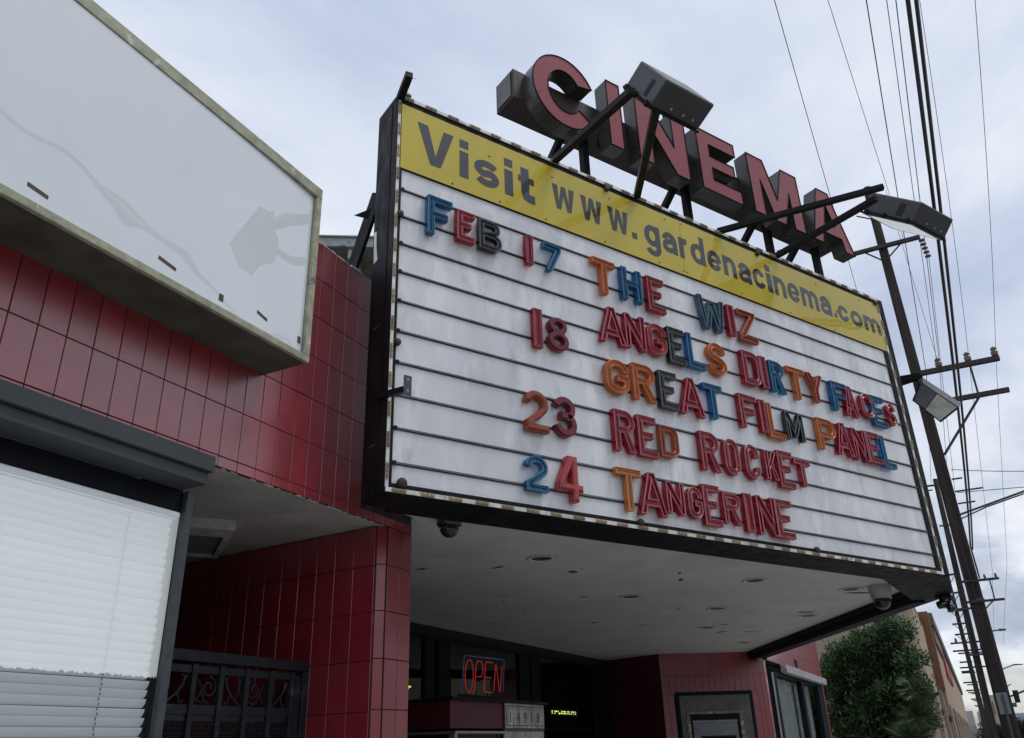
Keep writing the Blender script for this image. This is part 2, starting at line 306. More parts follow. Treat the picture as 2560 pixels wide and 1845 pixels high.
def obj(name, mb, m, parent=None, bevel=0.0, recalc=True, smooth=False, loc=None, label=None):
    base = wloc(parent) if parent else Vector((0, 0, 0))
    off = Vector(loc) if loc is not None else base
    me = meshof(mb, name, off, M[m] if isinstance(m, str) else m, bevel, recalc, smooth)
    o = bpy.data.objects.new(name, me); C.objects.link(o); o.location = off - base
    if parent: o.parent = parent
    if label: o['label'] = label
    return o
def tag(o, label, cat, group=None, kind=None):
    if label: o['label'] = label
    if cat: o['category'] = cat
    if group: o['group'] = group
    if kind: o['kind'] = kind
    return o
def thing(name, loc, label, cat, group=None):
    o = bpy.data.objects.new(name, None); C.objects.link(o); o.location = loc; o.empty_display_size = 0.1
    return tag(o, label, cat, group)
def struct(name, mb, m, parent=None):
    o = obj(name, mb, m, parent); o['kind'] = 'structure'; return o
def inst(name, me, parent, pos, rotz=0.0, scale=(1, 1, 1)):
    o = bpy.data.objects.new(name, me); C.objects.link(o); o.parent = parent
    o.location = Vector(pos) - wloc(parent); o.rotation_euler = (0, 0, rotz); o.scale = scale; return o

# outlines and glyphs -> extruded meshes in 2D (x, y) with depth z in 0..d
def curve_mesh(loops, depth, bevel=0.0, fill='BOTH', offset=0.0):
    cu = bpy.data.curves.new('outline', 'CURVE'); cu.dimensions = '2D'; cu.fill_mode = fill
    for lp in loops:
        s = cu.splines.new('POLY'); s.points.add(len(lp) - 1)
        for p, (x, y) in zip(s.points, lp): p.co = (x, y, 0, 1)
        s.use_cyclic_u = True
    cu.extrude = depth / 2; cu.bevel_depth = bevel; cu.bevel_resolution = 0; cu.offset = offset
    o = bpy.data.objects.new('outline', cu); me = bpy.data.meshes.new_from_object(o)
    vs = [(v.co.x, v.co.y, v.co.z + depth / 2) for v in me.vertices]; fs = [tuple(p.vertices) for p in me.polygons]
    bpy.data.objects.remove(o); bpy.data.curves.remove(cu); bpy.data.meshes.remove(me); return vs, fs
_gc = {}
def text_mesh(s, offset=0.0, depth=0.1, bevel=0.0, fill='BOTH', space=1.0):
    k = (s, offset, depth, bevel, fill, space)
    if k in _gc: return _gc[k]
    cu = bpy.data.curves.new('glyph', 'FONT'); cu.body = s; cu.offset = offset; cu.extrude = depth / 2
    cu.bevel_depth = bevel; cu.bevel_resolution = 0; cu.fill_mode = fill; cu.resolution_u = 5; cu.space_character = space
    o = bpy.data.objects.new('glyph', cu); me = bpy.data.meshes.new_from_object(o)
    vs = [(v.co.x, v.co.y, v.co.z + depth / 2) for v in me.vertices]; fs = [tuple(p.vertices) for p in me.polygons]
    bpy.data.objects.remove(o); bpy.data.curves.remove(cu); bpy.data.meshes.remove(me)
    _gc[k] = (vs, fs); return vs, fs
def place2d(vf, fr, s0, s1, z0, z1, o0, dscale=1.0, ref=None):
    vs, fs = vf; rv = (ref or vf)[0]
    x0, x1 = min(v[0] for v in rv), max(v[0] for v in rv); y0, y1 = min(v[1] for v in rv), max(v[1] for v in rv)
    mb = MB()
    mb.add([fr(s0 + (s1 - s0) * (v[0] - x0) / (x1 - x0), z0 + (z1 - z0) * (v[1] - y0) / (y1 - y0), o0 + v[2] * dscale) for v in vs], fs)
    return mb

# ------------------------------------------------------------------ block lettering drawn as outlines (metres)
def stroke(pts, t):
    """outline of a polyline of width t with square ends and mitred corners"""
    n = len(pts); Lf, Rt = [], []
    for i, (x, y) in enumerate(pts):
        d0 = (Vector((x, y)) - Vector(pts[i - 1])).normalized() if i else None
        d1 = (Vector(pts[i + 1]) - Vector((x, y))).normalized() if i < n - 1 else None
        d0 = d0 or d1; d1 = d1 or d0
        nn = Vector((-d0.y, d0.x)) + Vector((-d1.y, d1.x)); nn.normalize()
        k = t / 2 / max(0.35, nn.dot(Vector((-d0.y, d0.x))))
        Lf.append((x + nn.x * k, y + nn.y * k)); Rt.append((x - nn.x * k, y - nn.y * k))
    return Lf + Rt[::-1]
def parc(cx, cy, rx, ry, a0, a1, n=10): return [(cx + rx * math.cos(rad(a0 + (a1 - a0) * i / n)), cy + ry * math.sin(rad(a0 + (a1 - a0) * i / n))) for i in range(n + 1)]
def glyph(c, w, h, t):
    """loops (outer, then holes) of a condensed capital in a w by h box"""
    m = h * 0.52; T = t / 2; u = t * 1.08
    if c in 'I1': return [[(0, 0), (w, 0), (w, h), (0, h)]]
    if c == 'E': return [[(0, 0), (w, 0), (w, t), (u, t), (u, m - T), (w * .80, m - T), (w * .80, m + T), (u, m + T), (u, h - t), (w, h - t), (w, h), (0, h)]]
    if c == 'F': return [[(0, 0), (u, 0), (u, m - T), (w * .82, m - T), (w * .82, m + T), (u, m + T), (u, h - t), (w, h - t), (w, h), (0, h)]]
    if c == 'L': return [[(0, 0), (w, 0), (w, t), (u, t), (u, h), (0, h)]]
    if c == 'T': return [[(w / 2 - u / 2, 0), (w / 2 + u / 2, 0), (w / 2 + u / 2, h - t), (w, h - t), (w, h), (0, h), (0, h - t), (w / 2 - u / 2, h - t)]]
    if c == 'H': return [[(0, 0), (u, 0), (u, m - T), (w - u, m - T), (w - u, 0), (w, 0), (w, h), (w - u, h), (w - u, m + T), (u, m + T), (u, h), (0, h)]]
    if c == 'N': return [[(0, 0), (u, 0), (u, h * .60), (w - u * 1.05, 0), (w, 0), (w, h), (w - u, h), (w - u, h * .40), (u * 1.05, h), (0, h)]]
    if c == 'M': return [[(0, 0), (u, 0), (u, h * .62), (w / 2 - t * .35, h * .12), (w / 2 + t * .35, h * .12), (w - u, h * .62), (w - u, 0), (w, 0), (w, h), (w - u * 1.1, h), (w / 2, h * .42), (u * 1.1, h), (0, h)]]
    if c == 'W': return [[(w * .16, 0), (w * .36, 0), (w * .5, h * .52), (w * .64, 0), (w * .84, 0), (w, h), (w - t, h), (w * .745, h * .30), (w * .60, h * .86), (w * .40, h * .86), (w * .255, h * .30), (t, h), (0, h)]]
    if c == 'A':
        s = (w / 2 - t * .55)
        return [[(0, 0), (u, 0), (u + s * .17, h * .20), (w - u - s * .17, h * .20), (w - u, 0), (w, 0), (w / 2 + t * .62, h), (w / 2 - t * .62, h)], [(u + s * .32, h * .37), (w / 2, h * .80), (w - u - s * .32, h * .37)]]
    if c == 'Z': return [[(0, 0), (w, 0), (w, t), (u * 1.35, t), (w, h - t), (w, h), (0, h), (0, h - t), (w - u * 1.35, h - t), (0, t)]]
    if c == 'Y': return [[(w / 2 - u / 2, 0), (w / 2 + u / 2, 0), (w / 2 + u / 2, h * .42), (w, h), (w - u * 1.1, h), (w / 2, h * .60), (u * 1.1, h), (0, h), (w / 2 - u / 2, h * .42)]]
    if c == 'K': return [[(0, 0), (u, 0), (u, h * .34), (u * 1.5, h * .44), (w - u * 1.15, 0), (w, 0), (w * .62, h * .58), (w, h), (w - u * 1.2, h), (u, h * .58), (u, h), (0, h)]]
    if c == '7': return [[(w * .16, 0), (w * .16 + u * 1.05, 0), (w, h - t * 1.1), (w, h), (0, h), (0, h - t), (w - u * 1.1, h - t)]]
    if c == '4': return [[(w * .55, 0), (w * .55 + u, 0), (w * .55 + u, h * .22), (w, h * .22), (w, h * .22 + t), (w * .55 + u, h * .22 + t), (w * .55 + u, h), (w * .42, h), (0, h * .22 + t * 1.05), (0, h * .22), (w * .55, h * .22)], [(w * .22, h * .22 + t), (w * .55, h * .22 + t), (w * .55, h * .74)]]
    if c in 'DO':
        r = w * .46; q = min(r, h * .3); k = max(0.004, r - t); kq = max(0.004, q - t)
        if c == 'D': return [[(0, 0)] + parc(w - r, q, r, q, -90, 0) + parc(w - r, h - q, r, q, 0, 90) + [(0, h)], [(u, t)] + parc(w - r, q, k, kq, -90, 0) + parc(w - r, h - q, k, kq, 0, 90) + [(u, h - t)]]
        return [parc(r, q, r, q, 180, 270) + parc(w - r, q, r, q, -90, 0) + parc(w - r, h - q, r, q, 0, 90) + parc(r, h - q, r, q, 90, 180), parc(r, q, k, kq, 180, 270) + parc(w - r, q, k, kq, -90, 0) + parc(w - r, h - q, k, kq, 0, 90) + parc(r, h - q, k, kq, 90, 180)]
    if c in 'PR':
        yb = h * (.40 if c == 'P' else .44); r = min((h - yb) / 2, w * .55); k = max(.004, r - t)
        bowl = parc(w - r, yb + r, r, r, -90, 0, 8) + parc(w - r, h - r, r, r, 0, 90, 8)
        hole = [(u, yb + t)] + parc(w - r, yb + r, k, k, -90, 0, 8) + parc(w - r, h - r, k, k, 0, 90, 8) + [(u, h - t)]
        if c == 'P': return [[(0, 0), (u, 0), (u, yb)] + bowl + [(0, h)], hole]
        return [[(0, 0), (u, 0), (u, yb), (w * .42, yb), (w - u * 1.12, 0), (w, 0), (w * .66, yb + h * .02)] + bowl[3:] + [(0, h)], hole]
    if c == 'B':
        yb = h * .50; r = (h - yb) / 2; r2 = yb / 2 + t * .25; k = max(.004, r - t); x2 = w
        return [[(0, 0)] + parc(w - r2, r2, r2, r2, -90, 60, 10) + parc(w * .93 - r, h - r, r, r, -50, 90, 9) + [(0, h)],
                [(u, t)] + parc(w - r2, r2, max(.004, r2 - t), r2 - t, -90, 90, 10) + [(u, 2 * r2 - t)], [(u, 2 * r2)] + parc(w * .93 - r, h - r, k, r - t - .0 if r - t > .004 else .004, -70, 90, 9) + [(u, h - t)]]
    if c == '8':
        r1, r2 = h * .255, h * .285; cx = w / 2; k1, k2 = w * .45, w / 2
        return [parc(cx, r2, k2, r2, -90, 62, 12) + parc(cx, h - r1, k1, r1, -58, 238, 20) + parc(cx, r2, k2, r2, 118, 270, 12)[:-1], parc(cx, r2, k2 - t, max(.01, r2 - t * .9), 0, 350, 16), parc(cx, h - r1, k1 - t, max(.01, r1 - t * .9), 0, 350, 16)]
    a, b = w / 2 - T, h * .24 - T * .3
    if c == 'C': return [stroke([(w - T, h * .64)] + [(w - T, h - T - b)] + parc(w / 2, h - T - b, a, b, 12, 180, 12) + parc(w / 2, T + b, a, b, 180, 348, 12) + [(w - T, T + b), (w - T, h * .36)], t)]
    if c == 'G': return [stroke([(w - T, h * .66), (w - T, h - T - b)] + parc(w / 2, h - T - b, a, b, 12, 180, 12) + parc(w / 2, T + b, a, b, 180, 348, 12) + [(w - T, T + b), (w - T, h * .47), (w * .50, h * .47)], t)]
    if c == 'S':
        b = h * .25 - T * .5
        return [stroke([(w - T, h * .70)] + parc(w / 2, h - T - b, a, b, 10, 180, 10) + parc(w / 2, h - T - b, a, b, 190, 245, 4) + parc(w / 2, T + b, a, b, 65, 0, 5) + parc(w / 2, T + b, a, b, -10, -170, 10) + [(T, h * .30)], t)]
    if c == '2': return [stroke([(T, h * .70)] + parc(w / 2, h - T - b * 1.1, a, b * 1.1, 165, -30, 14) + [(w * .58, h * .40), (T * 1.3, h * .20), (T * 1.3, T), (w, T)], t)]
    if c == '3': return [stroke([(T, h * .74)] + parc(w * .48, h - T - b, a * .95, b, 160, -62, 12) + [(w * .42, h * .525), (w * .42, h * .515)] + parc(w / 2, T + b * 1.05, a, b * 1.05, 62, -160, 12) + [(T, h * .27)], t)]
    return [[(0, 0), (w, 0), (w, h), (0, h)]]
def lower(c, w, x, a, t):
    """strokes of a bold lowercase letter: x height x, ascender a"""
    T = t / 2; r = w / 2 - T; q = min(r * 1.15, x / 2 - T); cx = w / 2; th = t * .86
    bowl = parc(cx, x - T - q, r, q, 0, 180, 12) + parc(cx, T + q, r, q, 180, 360, 12)
    B = lambda x0, y0, x1, y1: [(x0, y0), (x1, y0), (x1, y1), (x0, y1)]
    if c == 'V': return [[(w * .36, 0), (w * .64, 0), (w, a), (w - t * 1.12, a), (w / 2, a * .24), (t * 1.12, a), (0, a)]]
    if c == 'w': return [[(w * .17, 0), (w * .36, 0), (w * .5, x * .62), (w * .64, 0), (w * .83, 0), (w, x), (w - t * .95, x), (w * .735, x * .25), (w * .59, x), (w * .41, x), (w * .265, x * .25), (t * .95, x), (0, x)]]
    if c == 'i': return [B(0, 0, w, x), B(0, a - t * .95, w, a)]
    if c == 'o': return [('ring', bowl)]
    if c == 'c': return [stroke(parc(cx, x - T - q, r, q, 20, 180, 12) + parc(cx, T + q, r, q, 180, 340, 12), t)]
    if c == 'e': return [stroke(parc(cx, x - T - q, r, q, 180, 0, 12) + [(w - T, x * .47)], t), stroke(parc(cx, x - T - q, r, q, 178, 182, 1) + parc(cx, T + q, r, q, 180, 335, 12), t), B(t * .5, x * .40, w - T * .98, x * .40 + th * .8)]
    if c == 'd': return [('ring', bowl), B(w - t, 0, w, a)]
    if c == 'g': return [('ring', bowl), stroke([(w - T, x), (w - T, 0)] + parc(cx, -x * .06, r, q * .8, 0, -160, 12), t)]
    if c == 'a': return [stroke(parc(cx, x - T - q, r, q, 165, 0, 12) + [(w - T, 0)], t), stroke([(w - T, x * .58), (w * .5, x * .56)] + parc(T + r * .55, T * .9 + x * .20, r * .55, x * .22 - T * .3, 100, 270, 8) + [(w * .5, T), (w - T, x * .22)], t * .9)]
    if c == 'n': return [B(0, 0, t, x), stroke([(T, x * .55)] + parc(cx, x - T - q, r, q, 170, 0, 10) + [(w - T, 0)], t)]
    if c == 'r': return [B(0, 0, t, x), stroke([(T, x * .50)] + parc(w * .85, x * .52, w * .85 - T, x * .48 - T, 175, 88, 8), t)]
    if c == 'm':
        r3 = (w - t) / 4; q3 = min(r3 * 1.2, x * .45)
        return [B(0, 0, t, x), stroke([(T, x * .5)] + parc(T + r3, x - T - q3, r3, q3, 170, 0, 8) + [(T + 2 * r3, 0)], t), stroke([(T + 2 * r3, x * .5)] + parc(T + 3 * r3, x - T - q3, r3, q3, 170, 0, 8) + [(w - T, 0)], t)]
    if c == 't': return [stroke([(w * .42, a * .93), (w * .42, T * 2.3), (w * .50, T * 1.25), (w * .66, T), (w, T)], t), B(0, x - th * .9, w * .98, x)]
    if c == 's':
        t = t * .80; T = t / 2; r = w / 2 - T; b = x * .27 - T * .5
        return [stroke(parc(cx, x - T - b, r, b, 25, 180, 10) + parc(cx, x - T - b, r, b, 190, 250, 4) + parc(cx, T + b, r, b, 70, 0, 5) + parc(cx, T + b, r, b, -10, -155, 10), t)]
    return [B(0, 0, t, t)]
def lower_meshes(word, fr, s0, s1, z0, x, a, t, widths, gap, o0):
    """flat printed lettering: every letter one mesh; strokes of a letter layered a hair apart"""
    tot = sum(widths[c] for c in word) + gap * (len(word) - 1); k = (s1 - s0) / tot; s = s0; res = []
    for c in word:
        w_ = widths[c] * k; mb = MB()
        for j, lp in enumerate(lower(c, w_, x, a, min(t, w_ * .62) if c not in 'i' else w_)):
            if isinstance(lp, tuple):
                ring = lp[1]; tt = min(t, w_ * .62); cx_, cy_ = w_ / 2, x / 2
                rx, ry = w_ / 2, x / 2
                def sc(e): return [((px - cx_) * (rx - tt / 2 + e) / (rx - tt / 2) + cx_, (py - cy_) * (ry - tt / 2 + e) / (ry - tt / 2) + cy_) for px, py in ring]
                vs, fs = curve_mesh([sc(tt / 2), sc(-tt / 2)], 0.0012)
            else: vs, fs = curve_mesh([lp], 0.0012)
            mb.add([fr(s + px, z0 + py, o0 + pz + j * 0.0002) for px, py, pz in vs], fs)
        res.append(mb); s += w_ + gap * k
    return res

# ------------------------------------------------------------------ ground and street (setting)
G = -1.6
struct('ground', MB().quad((-400, -900, G - 0.02), (5000, -900, G - 0.02), (5000, 900, G - 0.02), (-400, 900, G - 0.02)), 'ground')
struct('pavement', MB().box(WORLD, -60, 420, G - 0.16, G, -1.1, 3.72), 'concrete')
struct('road', MB().quad((-300, -18.5, G - 0.136), (900, -18.5, G - 0.136), (900, -1.25, G - 0.136), (-300, -1.25, G - 0.136)), 'asphalt')
struct('kerb', MB().box(WORLD, -60, 420, G - 0.16, G - 0.002, -1.25, -1.104), 'concrete')
struct('far_pavement', MB().box(WORLD, -300, 900, G - 0.15, G, -21.5, -18.52), 'concrete')
lm = MB()
for i in range(60): lm.quad((-60 + i * 9, -9.98, G - 0.13), (-57 + i * 9, -9.98, G - 0.13), (-57 + i * 9, -9.86, G - 0.13), (-60 + i * 9, -9.86, G - 0.13))
o_ = struct('road_marking', lm, 'mark')
hv = MB(); pts = []
for i in range(41):
    y = -1500 + i * 75; h = 70 + 45 * math.sin(i * 0.55) + 22 * math.sin(i * 1.7 + 1); h *= 1.15
    pts.append((3200, y, h))
for i in range(40):
    a, b = pts[i], pts[i + 1]
    hv.quad((3200, a[1], -5), (3200, b[1], -5), (3500, b[1], b[2]), (3500, a[1], a[2]))
struct('hills', hv, 'hill')

# ------------------------------------------------------------------ theatre building
bld = thing('theatre_building', (5, 3.74, G), 'old cinema building faced in glossy red tiles behind the white marquee', 'building')
tilemesh = {}
def tile_mesh(wd, ht, m, d=0.009):
    k = (round(wd, 3), round(ht, 3), m, d)
    if k not in tilemesh:
        b = MB().box(STREET, -wd / 2, wd / 2, -ht / 2, ht / 2, 0.0, d)
        tilemesh[k] = meshof(b, 'tile', Vector((0, 0, 0)), M[m], bevel=0.0022)
    return tilemesh[k]
def tile_grid(wall, fr, ss, zs, m='tile', gap=0.005, skip=None, out=0.0, d=0.009, jit=0.0009):
    rz = math.atan2(fr.d.y, fr.d.x)
    # a tile mesh faces -y in its own frame; the wall frames run along +d with n on the street side
    for i in range(len(ss) - 1):
        for j in range(len(zs) - 1):
            s0, s1, z0, z1 = ss[i], ss[i + 1], zs[j], zs[j + 1]
            if skip and skip((s0 + s1) / 2, (z0 + z1) / 2): continue
            me = tile_mesh(s1 - s0 - gap, z1 - z0 - gap, m, d)
            t_ = inst('tile', me, wall, fr((s0 + s1) / 2, (z0 + z1) / 2, out + random.uniform(0, jit)), rz)
            t_.rotation_euler = (random.uniform(-1, 1) * 0.0025, 0, rz + random.uniform(-1, 1) * 0.004)
W1 = Fr((0, 3.739, 0), (1, 0, 0), (0, -1, 0))
wall = obj('tile_wall', MB().box(W1, -3.0, 5.53, 1.602, 3.626, -0.010, 0.0), 'grout', bld)
obj('wall_core', MB().box(W1, -3.0, 5.53, 1.6025, 3.6255, -0.222, -0.0102), 'stucco', bld)
xs = [round(4.371 + 0.157 * k, 3) for k in range(-24, 8)]; xs[-1] = 5.53
tile_grid(wall, W1, xs, [1.604, 1.672, 1.997, 2.327, 2.657, 2.987, 3.312, 3.626], skip=lambda s, z: s < 3.6 and z > 2.34 or s > 4.88 and z > 1.68)
cop = MB(); x = -3.0
while x < 5.5:
    x2 = x + random.uniform(0.03, 0.09); h = random.uniform(0.004, 0.016); cop.box(W1, x, x2, 3.6265, 3.6265 + h, -0.21, 0.010 + random.uniform(-0.006, 0.004)); x = x2
obj('coping', cop, 'peel', bld)
lip = MB(); x = 3.47
while x < 5.2:
    x2 = x + random.uniform(0.01, 0.05); lip.box(W1, x, x2, 1.6005 - random.uniform(0, 0.003), 1.6018, -0.012 , 0.004 + random.uniform(-0.004, 0.003)); x = x2 + (random.uniform(0.01, 0.12) if random.random() < 0.6 else 0)
o_ = obj('paint_edge', lip, 'peel', bld); o_['kind'] = 'stuff'
obj('recess_soffit', MB().box(WORLD, -3.0, 5.45, 1.603, 1.68, 3.962, 8.4), 'stucco', bld)
obj('recess_back', MB().box(WORLD, 3.3, 5.45, G, 1.602, 8.0, 8.1), 'dark', bld)  # back and floor coloured black to keep the recess in shade
obj('recess_floor', MB().box(WORLD, 3.3, 5.45, G, G + 0.02, 3.96, 8.0), 'dark', bld)
# dividing wall with its tiled recess side, chamfer and front
RW = Fr((5.13, 3.785, 0), (0.065, 1, 0), (-1, 0.065, 0))
rw = obj('recess_wall', MB().box(RW, 0, 4.6, G, 1.601, -0.10, -0.001), 'grout_pale', bld)
# tile normal: frame d runs +y, street side is -x
rs = [0.0, 0.03] + [round(0.215 + 0.19 * k, 3) for k in range(-0, 16)]
rs = [0.004] + [round(0.021 + 0.19 * k, 3) for k in range(1, 18)]
rzs = [-0.41, -0.07, 0.27, 0.613, 0.955, 1.297, 1.597]
def rgrid(wall, fr, ss, zs, m, gap=0.005):
    # n = -x side: rotate the tile so that its -y face looks along fr.n
    rz = math.atan2(fr.n.y, fr.n.x) + math.pi / 2
    for i in range(len(ss) - 1):
        for j in range(len(zs) - 1):
            me = tile_mesh(ss[i + 1] - ss[i] - gap, zs[j + 1] - zs[j] - gap, m)
            inst('tile', me, wall, fr((ss[i] + ss[i + 1]) / 2, (zs[j] + zs[j + 1]) / 2, random.uniform(0, 0.0006)), rz + random.uniform(-1, 1) * 0.003)
rgrid(rw, RW, rs, rzs, 'tile')
CH = Fr((5.125, 3.778, 0), (0.085, -0.052, 0), (-0.052, -0.085, 0))
pl = obj('pillar', MB().add([(5.14, 3.79, G), (5.205, 3.742, G), (5.53, 3.742, G), (5.53, 6.98, G), (5.45, 6.98, G), (5.14, 3.79, 1.601), (5.205, 3.742, 1.601), (5.53, 3.742, 1.601), (5.53, 6.98, 1.601), (5.45, 6.98, 1.601)],
      [(0, 1, 2, 3, 4), (9, 8, 7, 6, 5), (0, 5, 6, 1), (1, 6, 7, 2), (2, 7, 8, 3), (3, 8, 9, 4), (4, 9, 5, 0)]), 'grout', bld)
pz = [-0.73, -0.39, -0.05, 0.286, 0.629, 0.967, 1.309, 1.600]
rgrid(pl, Fr((5.138, 3.790, 0), (0.067, -0.05, 0), (-0.05, -0.067, 0)), [0.0, 0.080], pz, 'tile')
tile_grid(pl, W1, [5.208, 5.37, 5.531], pz, out=-0.001)
# entrance: back wall with dark doors
DY = 7.05
ent = obj('entrance_wall', MB().box(WORLD, 5.55, 18.4, 1.60, 1.76, DY, DY + 0.2).box(WORLD, 5.55, 18.4, G, 1.77, DY + 3.0, DY + 3.1).box(WORLD, 5.55, 18.4, G, G + 0.02, DY, DY + 3).box(WORLD, 5.55, 5.6, G, 1.77, DY + 0.2, DY + 3).box(WORLD, 18.3, 18.4, G, 1.77, DY + 0.2, DY + 3), 'dark', bld)
obj('lobby_ceiling', MB().box(WORLD, 5.6, 18.3, 1.70, 1.74, DY + 0.2, DY + 3.0), 'room', bld)
for (x0, x1) in ((7.9, 8.1), (9.6, 9.75), (10.83, 11.09), (11.2, 11.54), (13.92, 14.30), (14.38, 14.75), (17.3, 17.9), (17.92, 18.45)):
    obj('door_post', MB().box(WORLD, x0, x1, G, 1.598, DY - 0.03, DY + 0.06), 'navy', bld, bevel=0.008)
obj('transom', MB().box(WORLD, 5.6, 18.28, 1.56, 1.598, DY - 0.035, DY + 0.07), 'navy', bld)
obj('door_rail', MB().box(WORLD, 9.75, 10.83, 0.36, 0.43, DY - 0.02, DY + 0.04), 'navy', bld)
obj('door_rail', MB().box(WORLD, 14.75, 17.3, 0.30, 0.33, DY - 0.02, DY + 0.04), 'navy', bld)
for (x0, x1) in ((8.1, 9.6), (9.75, 10.83), (11.54, 13.92), (14.75, 17.3)):
    obj('door_pane', MB().quad((x0, DY + 0.01, G + 0.05), (x1, DY + 0.01, G + 0.05), (x1, DY + 0.01, 1.56), (x0, DY + 0.01, 1.56)), 'dglass', bld, recalc=False)
bl = MB()
for k in range(46): bl.box(WORLD, 14.8, 17.25, -0.2 + k * 0.035, -0.176 + k * 0.035, DY + 0.15, DY + 0.16)
ob = obj('shutter', bl, 'navy', bld)
# right hand entrance wall
RA, RB, RC = Vector((18.3, 7.05, 0)), Vector((17.76, 5.67, 0)), Vector((18.90, 3.757, 0))
d1 = (RB - RA); n1 = Vector((-1, 0, 0)); S1 = Fr(RA, d1, (d1.y, -d1.x, 0))
d2 = (RC - RB); S2 = Fr(RB, d2, (d2.y, -d2.x, 0))
if S1.n.x > 0: S1.n = -S1.n
if S2.n.x > 0: S2.n = -S2.n
w2 = obj('entrance_side_wall', MB().box(S1, 0, d1.length, G, 1.75, -0.12, 0.0), 'maroon', bld)
w3 = obj('poster_wall', MB().box(S2, 0, d2.length, G, 1.75, -0.12, 0.0), 'grout', bld)
# tiles of the poster wall
ps = [0.0] + [round(0.03 + 0.1395 * k, 3) for k in range(1, 16)] + [2.226]
rgrid(w3, S2, ps, [0.936, 1.297], 'tile', 0.004)
rgrid(w3, S2, [0.0, 1.11, 2.226], [1.297, 1.745], 'tile', 0.004)
for zz0, zz1 in ((0.576, 0.936), (0.221, 0.576), (-0.13, 0.221), (-0.5, -0.13)):
    rgrid(w3, S2, [1.90, 2.03, 2.13, 2.226], [zz0, zz1], 'tile', 0.004)
    rgrid(w3, S2, [0.0, 0.125, 0.245], [zz0, zz1], 'tile', 0.004)
# front of the right hand wing
W2 = Fr((0, 3.757, 0), (1, 0, 0), (0, -1, 0))
wing = obj('wing_wall', MB().box(W2, 18.90, 27.05, 1.602, 3.7, -0.3, 0).box(W2, 18.905, 19.12, G, 1.602, -0.3, 0).box(W2, 26.84, 27.05, G, 1.602, -0.3, 0).box(W2, 19.12, 26.84, G, -0.6, -0.3, 0).box(WORLD, 26.9, 27.05, G, 3.7, 4.058, 9), 'grout', bld)
xs2 = [round(18.905 + 0.3258 * k, 3) for k in range(0, 26)]
tile_grid(wing, W2, xs2, [1.60, 1.95, 2.31, 2.67], m='tile_pale', gap=0.004)
tile_grid(wing, W2, [18.905, 19.12], [-0.5, -0.13, 0.221, 0.576, 0.936, 1.297, 1.60], m='tile_pale', gap=0.006)
tile_grid(wing, W2, [26.84, 27.05], [-0.5, -0.13, 0.221, 0.576, 0.936, 1.297, 1.60], m='tile_pale', gap=0.004)
obj('wing_soffit', MB().box(WORLD, 19.12, 26.84, 1.603, 1.66, 4.06, 6.2), 'stucco', bld)
obj('roof', MB().box(WORLD, -3, 4.8, 3.3, 3.4, 3.97, 30).box(WORLD, 4.8, 27.0, 3.3, 3.4, 4.2, 30), 'cornice', bld)
obj('ledge', MB().box(WORLD, 20.75, 26.84, 1.415, 1.585, 3.60, 3.742), 'ledge_pale', bld, bevel=0.01)
obj('vent_grille', MB().box(W2, 22.75, 23.15, 1.66, 1.86, 0.012, 0.02), 'room', bld)
for k in range(5): obj('vent_slat', MB().box(W2, 22.77 + k * 0.08, 22.80 + k * 0.08, 1.67, 1.85, 0.0205, 0.027), 'arm', bld)
wl = MB().box(WORLD, 20.15, 20.32, -0.6, 1.41, 3.78, 3.9).box(WORLD, 23.42, 23.72, -0.6, 1.41, 3.76, 3.9).box(WORLD, 26.05, 26.83, -0.6, 1.41, 3.76, 3.9).box(WORLD, 20.32, 26.05, 1.36, 1.41, 3.77, 3.9)
wf = obj('window_frame', wl, 'navy', bld)
def pane(nm, x0, x1, y, z0, z1, m, par): return obj(nm, MB().quad((x0, y, z0), (x1, y, z0), (x1, y, z1), (x0, y, z1)), m, par, recalc=False)
pane('window_pane', 20.32, 23.42, 3.82, -0.6, 1.36, 'glass', wf)
pane('window_pane', 23.72, 26.05, 3.82, -0.6, 1.36, 'glass', wf)
def curtain(x0, x1, y, z0, z1):
    mb = MB(); n = int((x1 - x0) / 0.04); pr = None
    for k in range(n + 1):
        x = x0 + (x1 - x0) * k / n; yy = y + 0.04 * math.sin(k * 1.15 + math.sin(k * 0.37) * 2)
        q = ((x, yy, z0), (x, yy, z1))
        if pr: mb.quad(pr[0], q[0], q[1], pr[1])
        pr = q
    return mb
obj('curtain', curtain(20.4, 26.0, 4.05, -0.6, 1.36), 'curtain', bld, recalc=False)
obj('wing_back', MB().box(WORLD, 19.2, 26.8, G, 1.6, 6.2, 6.3), 'room', bld)
RTN = Fr((20.13, 3.86, 0), (-0.85, 1.2, 0), (-1.2, -0.85, 0))
obj('side_panel', MB().box(RTN, 0, 1.5, -0.6, 1.56, -0.05, 0), 'navy', bld)
obj('side_door', MB().box(RTN, 0.18, 0.62, -0.6, 1.45, 0.001, 0.02), 'galv', bld)
obj('side_trim', MB().box(RTN, -0.05, 0.0, -0.6, 1.40, -0.05, 0.03), 'steel', bld)

